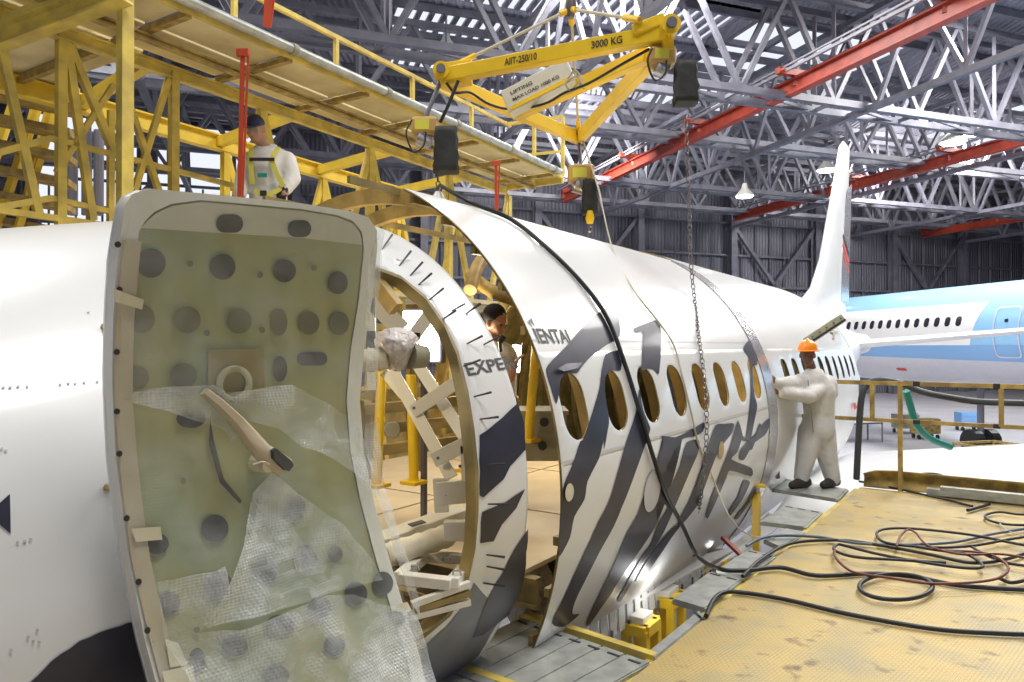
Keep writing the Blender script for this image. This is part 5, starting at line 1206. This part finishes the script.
def worker_helmet():
    D = 7.88; P = lambda x, y, dd=0: at(x, y, D + dd); t = empty('person', pl(812, 489), 'man in white coveralls and orange hard hat, one arm reaching to the barrel edge', 'person')
    F = Vector((-.30, -.95, -.04)); hc = P(807.5, 355); b = MB(); fr = head(b, hc, F, 1.0)
    sh_r, sh_l = P(803, 381, .0), P(829, 380, .10); el_r = P(789, 384, -.30); wr = P(777, 384, -.56)
    cap(b, hc + Vector((.01, .02, -.07)), P(813, 376, .05), .05, .055); cap(b, P(815, 384, .07), P(817, 425, .07), .13, .12)
    cap(b, sh_r, el_r, .045, .04); cap(b, el_r, wr, .038, .028); hand(b, wr, P(769, 374, -.60) - wr, Vector((-.8, .5, 0)), .95, .5)
    wl = P(781, 393, -.55); cap(b, sh_l, P(808, 396, -.22), .045, .04); cap(b, P(808, 396, -.22), wl, .038, .028); hand(b, wl, P(772, 388, -.60) - wl, Vector((-.8, .5, 0)), .95, .5)
    cap(b, P(812, 432, .04), P(806, 462, 0), .08, .055); cap(b, P(806, 462), P(801, 484), .05, .04); cap(b, P(820, 432, .08), P(827, 462, .05), .08, .055); cap(b, P(827, 462, .05), P(832, 484), .05, .04)
    body = remeshed('body', b, 'skin', t, .011, 2); eyes(fr, t, .93)
    # coverall
    b = MB(); cap(b, P(813, 381, .05), P(818, 392, .06), .15, .185, 18); cap(b, P(818, 392, .06), P(819, 416, .07), .18, .16, 18); cap(b, P(819, 416, .07), P(817, 430, .06), .162, .185, 18)
    cap(b, P(800, 380, 0), P(804, 386, .0), .075, .10); cap(b, P(828, 382, .1), P(829, 392, .10), .085, .10)
    cap(b, sh_r + ZZ * -.01, el_r, .095, .085, 14); cap(b, el_r, wr + ZZ * .0, .085, .062, 14); cap(b, P(829, 384, .08), P(808, 397, -.22), .09, .075, 14)
    cap(b, P(808, 397, -.22), wl, .075, .058, 14)
    cap(b, P(811, 432, .05), P(806, 455, .0), .145, .11, 16); cap(b, P(806, 455, .0), P(801, 477, 0), .11, .082, 16)
    cap(b, P(822, 432, .08), P(827, 457, .05), .145, .11, 16); cap(b, P(827, 457, .05), P(832, 478, .02), .11, .085, 16)
    cap(b, P(809, 374, .0), P(818, 374, .05), .065, .07)
    co = remeshed('coverall', b, 'cloth', t, .018, 4)
    MB().bar(P(808, 380, -.14), P(813, 432, -.12), .012, .006, Vector((0, -1, 0))).build('zip', 'boxg', co); MB().box(P(802, 396, -.14), Vector((.012, 0, 0)), Vector((0, .004, 0)), ZZ * .03).build('breast_marking', 'blued', co)
    # hard hat: domed shell, ridge and peak
    b = MB(); n = 24; m = 9; vs = []; S = F.cross(ZZ).normalized(); Fh = Vector((F.x, F.y, 0)).normalized(); c = hc + ZZ * .055
    for i in range(m + 1):
        a = math.pi / 2 * i / m
        for j in range(n): q = 2 * math.pi * j / n; vs.append(c + S * (.105 * math.cos(a) * math.cos(q)) + Fh * (.128 * math.cos(a) * math.sin(q)) + ZZ * (.118 * math.sin(a)))
    b.add(vs, [(i * n + j, i * n + (j + 1) % n, (i + 1) * n + (j + 1) % n, (i + 1) * n + j) for i in range(m) for j in range(n)] + [tuple(range(n))]); hh = b.build('hard_hat', 'helm', t, True)
    b = MB(); vs = []
    for r, z in ((.98, .0), (1.16, -.008), (1.16, -.016), (.98, -.012)):
        for j in range(n): q = 2 * math.pi * j / n; f = 1 + (.22 if math.sin(q) > .3 else 0) * (r > 1); vs.append(c + S * (.105 * r * math.cos(q)) + Fh * (.128 * r * f * math.sin(q)) + ZZ * z)
    b.add(vs, [(i * n + j, i * n + (j + 1) % n, ((i + 1) % 4) * n + (j + 1) % n, ((i + 1) % 4) * n + j) for i in range(4) for j in range(n)]); b.build('hat_brim', 'helm', hh, True)
    MB().tube([c + Fh * (.13 * math.cos(a)) + ZZ * (.122 * math.sin(a)) for a in [math.pi * k / 12 for k in range(13)]], .010, 8).build('hat_ridge', 'helm', hh, True)
    for p, q in ((P(806, 487, .02), P(790, 486.5, -.12)), (P(835, 488, .05), P(818, 490, -.15))):
        b = MB(); d = (q - p); d.z = 0; d.normalize(); p = Vector((p.x, p.y, CZ + ZP + .055)); cap(b, p, p + d * .12, .058, .055); cap(b, p + d * .12, p + d * .24 - ZZ * .012, .055, .042); o = remeshed('shoe', b, 'shoe', t, .01, 2)
worker_helmet()
def worker_harness():
    D = 7.0; P = lambda x, y, dd=0: at(x, y, D + dd); base = P(265, 200, .2); t = empty('person', (base.x, base.y, 4.72), 'man in white overalls, yellow harness and dark cap standing behind the fuselage', 'person')
    F = Vector((-.12, -.90, -.42)); hc = P(255, 128, -.05); b = MB(); k = 1.12; fr = head(b, hc, F, k)
    cap(b, hc + Vector((.03, .05, -.09)), P(267, 152, .08), .06, .065); cap(b, P(266, 162, .1), P(268, 205, .1), .15, .14)
    for s, pts in ((-1, [(247, 158, .05), (242, 180, .0), (240, 196, -.12)]), (1, [(287, 158, .1), (291, 178, .05), (284, 194, -.1)])):
        Q = [P(*p) for p in pts]; cap(b, Q[0], Q[1], .05, .043); cap(b, Q[1], Q[2], .042, .032)
    for x in (259, 277): cap(b, P(x, 206, .1), P(x, 250, .15), .09, .06); cap(b, P(x, 250, .15), Vector((P(x, 250, .15).x, P(x, 250, .15).y, 4.78)), .06, .045)
    remeshed('body', b, 'skinl', t, .013, 2); eyes(fr, t, k)
    b = MB(); cap(b, P(257, 162, .06), P(278, 162, .12), .13, .14, 18); cap(b, P(267, 165, .1), P(268, 200, .1), .20, .18, 18); cap(b, P(268, 200, .1), P(268, 215, .12), .18, .19, 18)
    cap(b, P(247, 160, .05), P(242, 180, .0), .085, .075, 14); cap(b, P(242, 180, 0), P(240, 194, -.1), .075, .06, 14); cap(b, P(287, 160, .1), P(292, 178, .05), .09, .085, 14); cap(b, P(292, 178, .05), P(285, 189, -.05), .085, .065, 14)
    for x in (257, 279): cap(b, P(x, 212, .12), P(x, 250, .15), .13, .10, 14); cap(b, P(x, 250, .15), Vector((P(x, 250, .15).x, P(x, 250, .15).y, 4.82)), .10, .09, 14)
    cap(b, P(258, 150, .02), P(272, 150, .1), .06, .07)
    co = remeshed('overalls', b, 'cloth', t, .018, 4)
    # harness straps over the shoulders, chest strap, belt
    f = lambda x, y, dd: P(x, y, dd)
    for pts in ([(278, 147, -.02), (272, 158, -.12), (276, 172, -.13), (283, 186, -.11)], [(251, 148, -.05), (250, 160, -.12), (251, 172, -.12), (252, 184, -.11)], [(254, 190, -.13), (262, 194, -.14), (272, 193, -.13), (284, 186, -.09)]):
        S = smooth_path([f(*p) for p in pts], 5); b = MB()
        for a, c in zip(S[:-1], S[1:]): b.bar(a, c + (c - a) * .1, .045, .012, Vector((0, -1, .1)))
        b.build('harness_strap', 'belt', co)
    b = MB(); b.bar(f(249, 159, -.14), f(274, 159, -.14), .03, .014, Vector((0, -1, 0))); b.build('chest_strap', 'ink', co)
    MB().box(f(262, 175, -.12), Vector((.045, 0, 0)), Vector((0, .006, 0)), ZZ * .02).build('chest_print', 'teal', co); MB().box(f(263, 193, -.16), Vector((.03, 0, 0)), Vector((0, .008, 0)), ZZ * .025).build('buckle', 'ink', co)
    # cap with peak, safety glasses
    b = MB(); n = 20; m = 7; vs = []; S = F.cross(ZZ).normalized(); U = S.cross(F).normalized(); c = hc + U * .03
    for i in range(m + 1):
        a = math.pi / 2 * i / m
        for j in range(n): q = 2 * math.pi * j / n; vs.append(c + S * (.093 * math.cos(a) * math.cos(q)) + F.normalized() * (.113 * math.cos(a) * math.sin(q)) + U * (.108 * math.sin(a)))
    b.add(vs, [(i * n + j, i * n + (j + 1) % n, (i + 1) * n + (j + 1) % n, (i + 1) * n + j) for i in range(m) for j in range(n)] + [tuple(range(n))]); cp = b.build('cap', 'capb', t, True)
    Fn = F.normalized(); b = MB(); vs = [c + S * (.085 * math.cos(a)) + Fn * (.08 + .10 * math.sin(a)) + U * z for z in (0, .01) for a in [math.pi * q / 12 for q in range(13)]]; b.hexa(vs[:13], vs[13:]); b.build('peak', 'capb', cp)
    b = MB(); b.bar(fr(-.07, .09, .0), fr(.07, .09, .0), .012, .03, U); b.build('safety_glasses', 'boxg', t)
    for w, d in ((P(240, 192, -.1), Vector((.1, -.25, -1))), (P(284, 188, -.08), Vector((-.15, -.25, -1)))):
        b = MB(); hand(b, w, d, Vector((.3, .9, 0)), 1.15, .8); remeshed('glove', b, 'glove', t, .010, 1)
worker_harness()
def inside_man():
    D = 5.3; P = lambda x, y, dd=0: at(x, y, D + dd); t = empty('person', P(500, 508, .1), 'dark haired man standing inside the cut fuselage, looking down to the right', 'person')
    F = Vector((.80, -.58, -.22)); hc = P(495, 323); b = MB(); fr = head(b, hc, F, .98)
    cap(b, hc + Vector((-.02, .0, -.08)), P(493, 346), .055, .055); cap(b, P(494, 362), P(496, 415), .13, .12); cap(b, P(480, 358, .1), P(482, 392, .05), .045, .04); cap(b, P(482, 392, .05), P(500, 396, -.1), .038, .028)
    cap(b, P(503, 358, -.1), P(508, 385, -.12), .045, .04); wr = P(513, 372, -.2); cap(b, P(508, 385, -.12), wr, .036, .027); hand(b, wr, Vector((.3, -.2, .9)), Vector((1, 0, 0)), 1, .6); hand(b, P(500, 396, -.1), Vector((.9, -.3, .1)), Vector((0, .2, -1)), 1, .8)
    for x, s in ((490, -1), (502, 1)):
        kn = P(x + 6, 458, -.08 * s); ft = P(x + 2, 500, -.05 * s); ft.z = CZ - 1.12; cap(b, P(x, 415), kn, .08, .055); cap(b, kn, ft, .052, .04); cap(b, ft - ZZ * .02, ft + F * .15 - ZZ * .02, .035, .03)
    remeshed('body', b, 'skinl', t, .011, 2); eyes(fr, t)
    b = MB(); cap(b, P(490, 360), P(500, 360), .14, .14, 16); cap(b, P(495, 362), P(496, 412), .165, .15, 16); cap(b, P(481, 358, .1), P(482, 390, .05), .07, .06); cap(b, P(504, 358, -.1), P(508, 382, -.12), .07, .06); cap(b, P(490, 349), P(497, 349), .055, .055); remeshed('shirt', b, 'cloth', t, .016, 3)
    b = MB()
    for x, s in ((490, -1), (502, 1)):
        kn = P(x + 6, 458, -.08 * s); ft = P(x + 2, 500, -.05 * s); ft.z = CZ - 1.08; cap(b, P(x, 412), kn, .11, .08); cap(b, kn, ft, .08, .07)
    remeshed('trousers', b, 'capb', t, .016, 3)
    b = MB(); S = F.cross(ZZ).normalized(); rg = random.Random(5)
    b.ball(fr(0, -.018, .055), .092, 16, 10); b.ball(fr(0, -.05, .01), .082, 14, 9)
    for i in range(34): a = rg.uniform(0, 6.28); r = rg.uniform(0, .07); b.ball(fr(r * math.cos(a), -.01 + r * math.sin(a), .10 - r * .45), .024, 8, 6)
    remeshed('hair', b, 'hair', t, .010, 1)
    q = empty('hand_tool', P(502, 345, -.25), 'small dark hand tool held up in front of the inside worker', 'tool'); MB().tube([P(500, 342, -.25), P(504, 336, -.25)], .022, 10).build('tool_body', 'ink', q, True); MB().tube([P(500, 342, -.25), P(501, 352, -.25)], .014, 8).build('tool_grip', 'hoseg', q, True)
inside_man()

# ================================================================== CLUTTER ON THE FAR FLOOR
def floor_table(px, py, D, w, d, h, label, m='yeld', top=True):
    c = at(px, py, D); c.z = 0; q = empty('work_table', c, label, 'table'); X = Vector((.96, .28, 0)); Y = Vector((-.28, .96, 0))
    for sx in (-1, 1):
        for sy in (-1, 1): MB().bar(c + X * (sx * w / 2) + Y * (sy * d / 2), c + X * (sx * w / 2) + Y * (sy * d / 2) + ZZ * h, .06).build('leg', m, q)
    for sy in (-1, 1): MB().bar(c - X * w / 2 + Y * (sy * d / 2) + ZZ * h, c + X * w / 2 + Y * (sy * d / 2) + ZZ * h, .07).build('top_rail', m, q)
    for sx in (-1, 1): MB().bar(c + X * (sx * w / 2) - Y * d / 2 + ZZ * h, c + X * (sx * w / 2) + Y * d / 2 + ZZ * h, .07).build('side_rail', m, q)
    if top: MB().box(c + ZZ * (h + .05), X * (w / 2 + .05), Y * (d / 2 + .05), ZZ * .02).build('table_top', 'wht', q)
floor_table(985, 430, 22, 1.6, .8, 1.0, 'bare ochre table frame standing on the far floor at the right', top=False)
floor_table(878, 437, 20, 1.5, .7, .75, 'low table with pale top on the floor beyond the railing')
floor_table(855, 415, 30, 2.0, .8, .8, 'distant table with pale top under the blue airliner', 'steel')
def cart(px, D, label, m):
    c = at(px, 400, D); c.z = 0; q = empty('tool_cart', c, label, 'cart')
    MB().box(c + ZZ * .55, Vector((.5, 0, 0)), Vector((0, .3, 0)), ZZ * .32).build('cabinet', m, q, bevel=.02); MB().bar(c + Vector((.55, 0, .9)), c + Vector((.55, 0, .3)), .03).build('handle', 'steel', q)
    for k in range(3): MB().box(c + Vector((0, -.305, .36 + .2 * k)), Vector((.46, 0, 0)), Vector((0, .008, 0)), ZZ * .085).build('drawer', m, q, bevel=.004)
    for sx in (-1, 1):
        for sy in (-1, 1): MB().tube([c + Vector((.4 * sx - .03, .22 * sy, .1)), c + Vector((.4 * sx + .03, .22 * sy, .1))], .1, 12).build('wheel', 'blk', q)
cart(905, 33, 'grey tool cart under the blue airliner belly', 'boxg'); cart(925, 31, 'ochre tool cart beside the grey one under the airliner', 'yeld'); cart(968, 34, 'blue tool cart farthest right under the airliner', 'blued')

q = empty('window_glare_panel', at(424, 338, 4.5), 'added glowing panel inside the nose imitating window daylight seen through the doorway', 'lamp'); c = at(424, 336, 4.5)  # added glowing panel standing in for the daylight glare of windows
MB().box(c, Vector((.13, -.03, 0)), Vector((.01, .04, 0)), ZZ * .17).build('housing', 'steel', q, bevel=.01); MB().box(c - Vector((.012, .052, 0)), Vector((.115, -.026, 0)), Vector((0, .004, 0)), ZZ * .155).build('glowing_panel', 'tube', q)
MB().bar(c - ZZ * .17, Vector((c.x, c.y, CZ - 1.19)), .03).build('stand', 'steel', q)
l = bpy.data.lights.new('under_barrel_light', 'POINT'); l.energy = 3; l.shadow_soft_size = .08; o = bpy.data.objects.new('under_barrel_light', l); COL.objects.link(o); o.location = at(668, 590, 5.0)
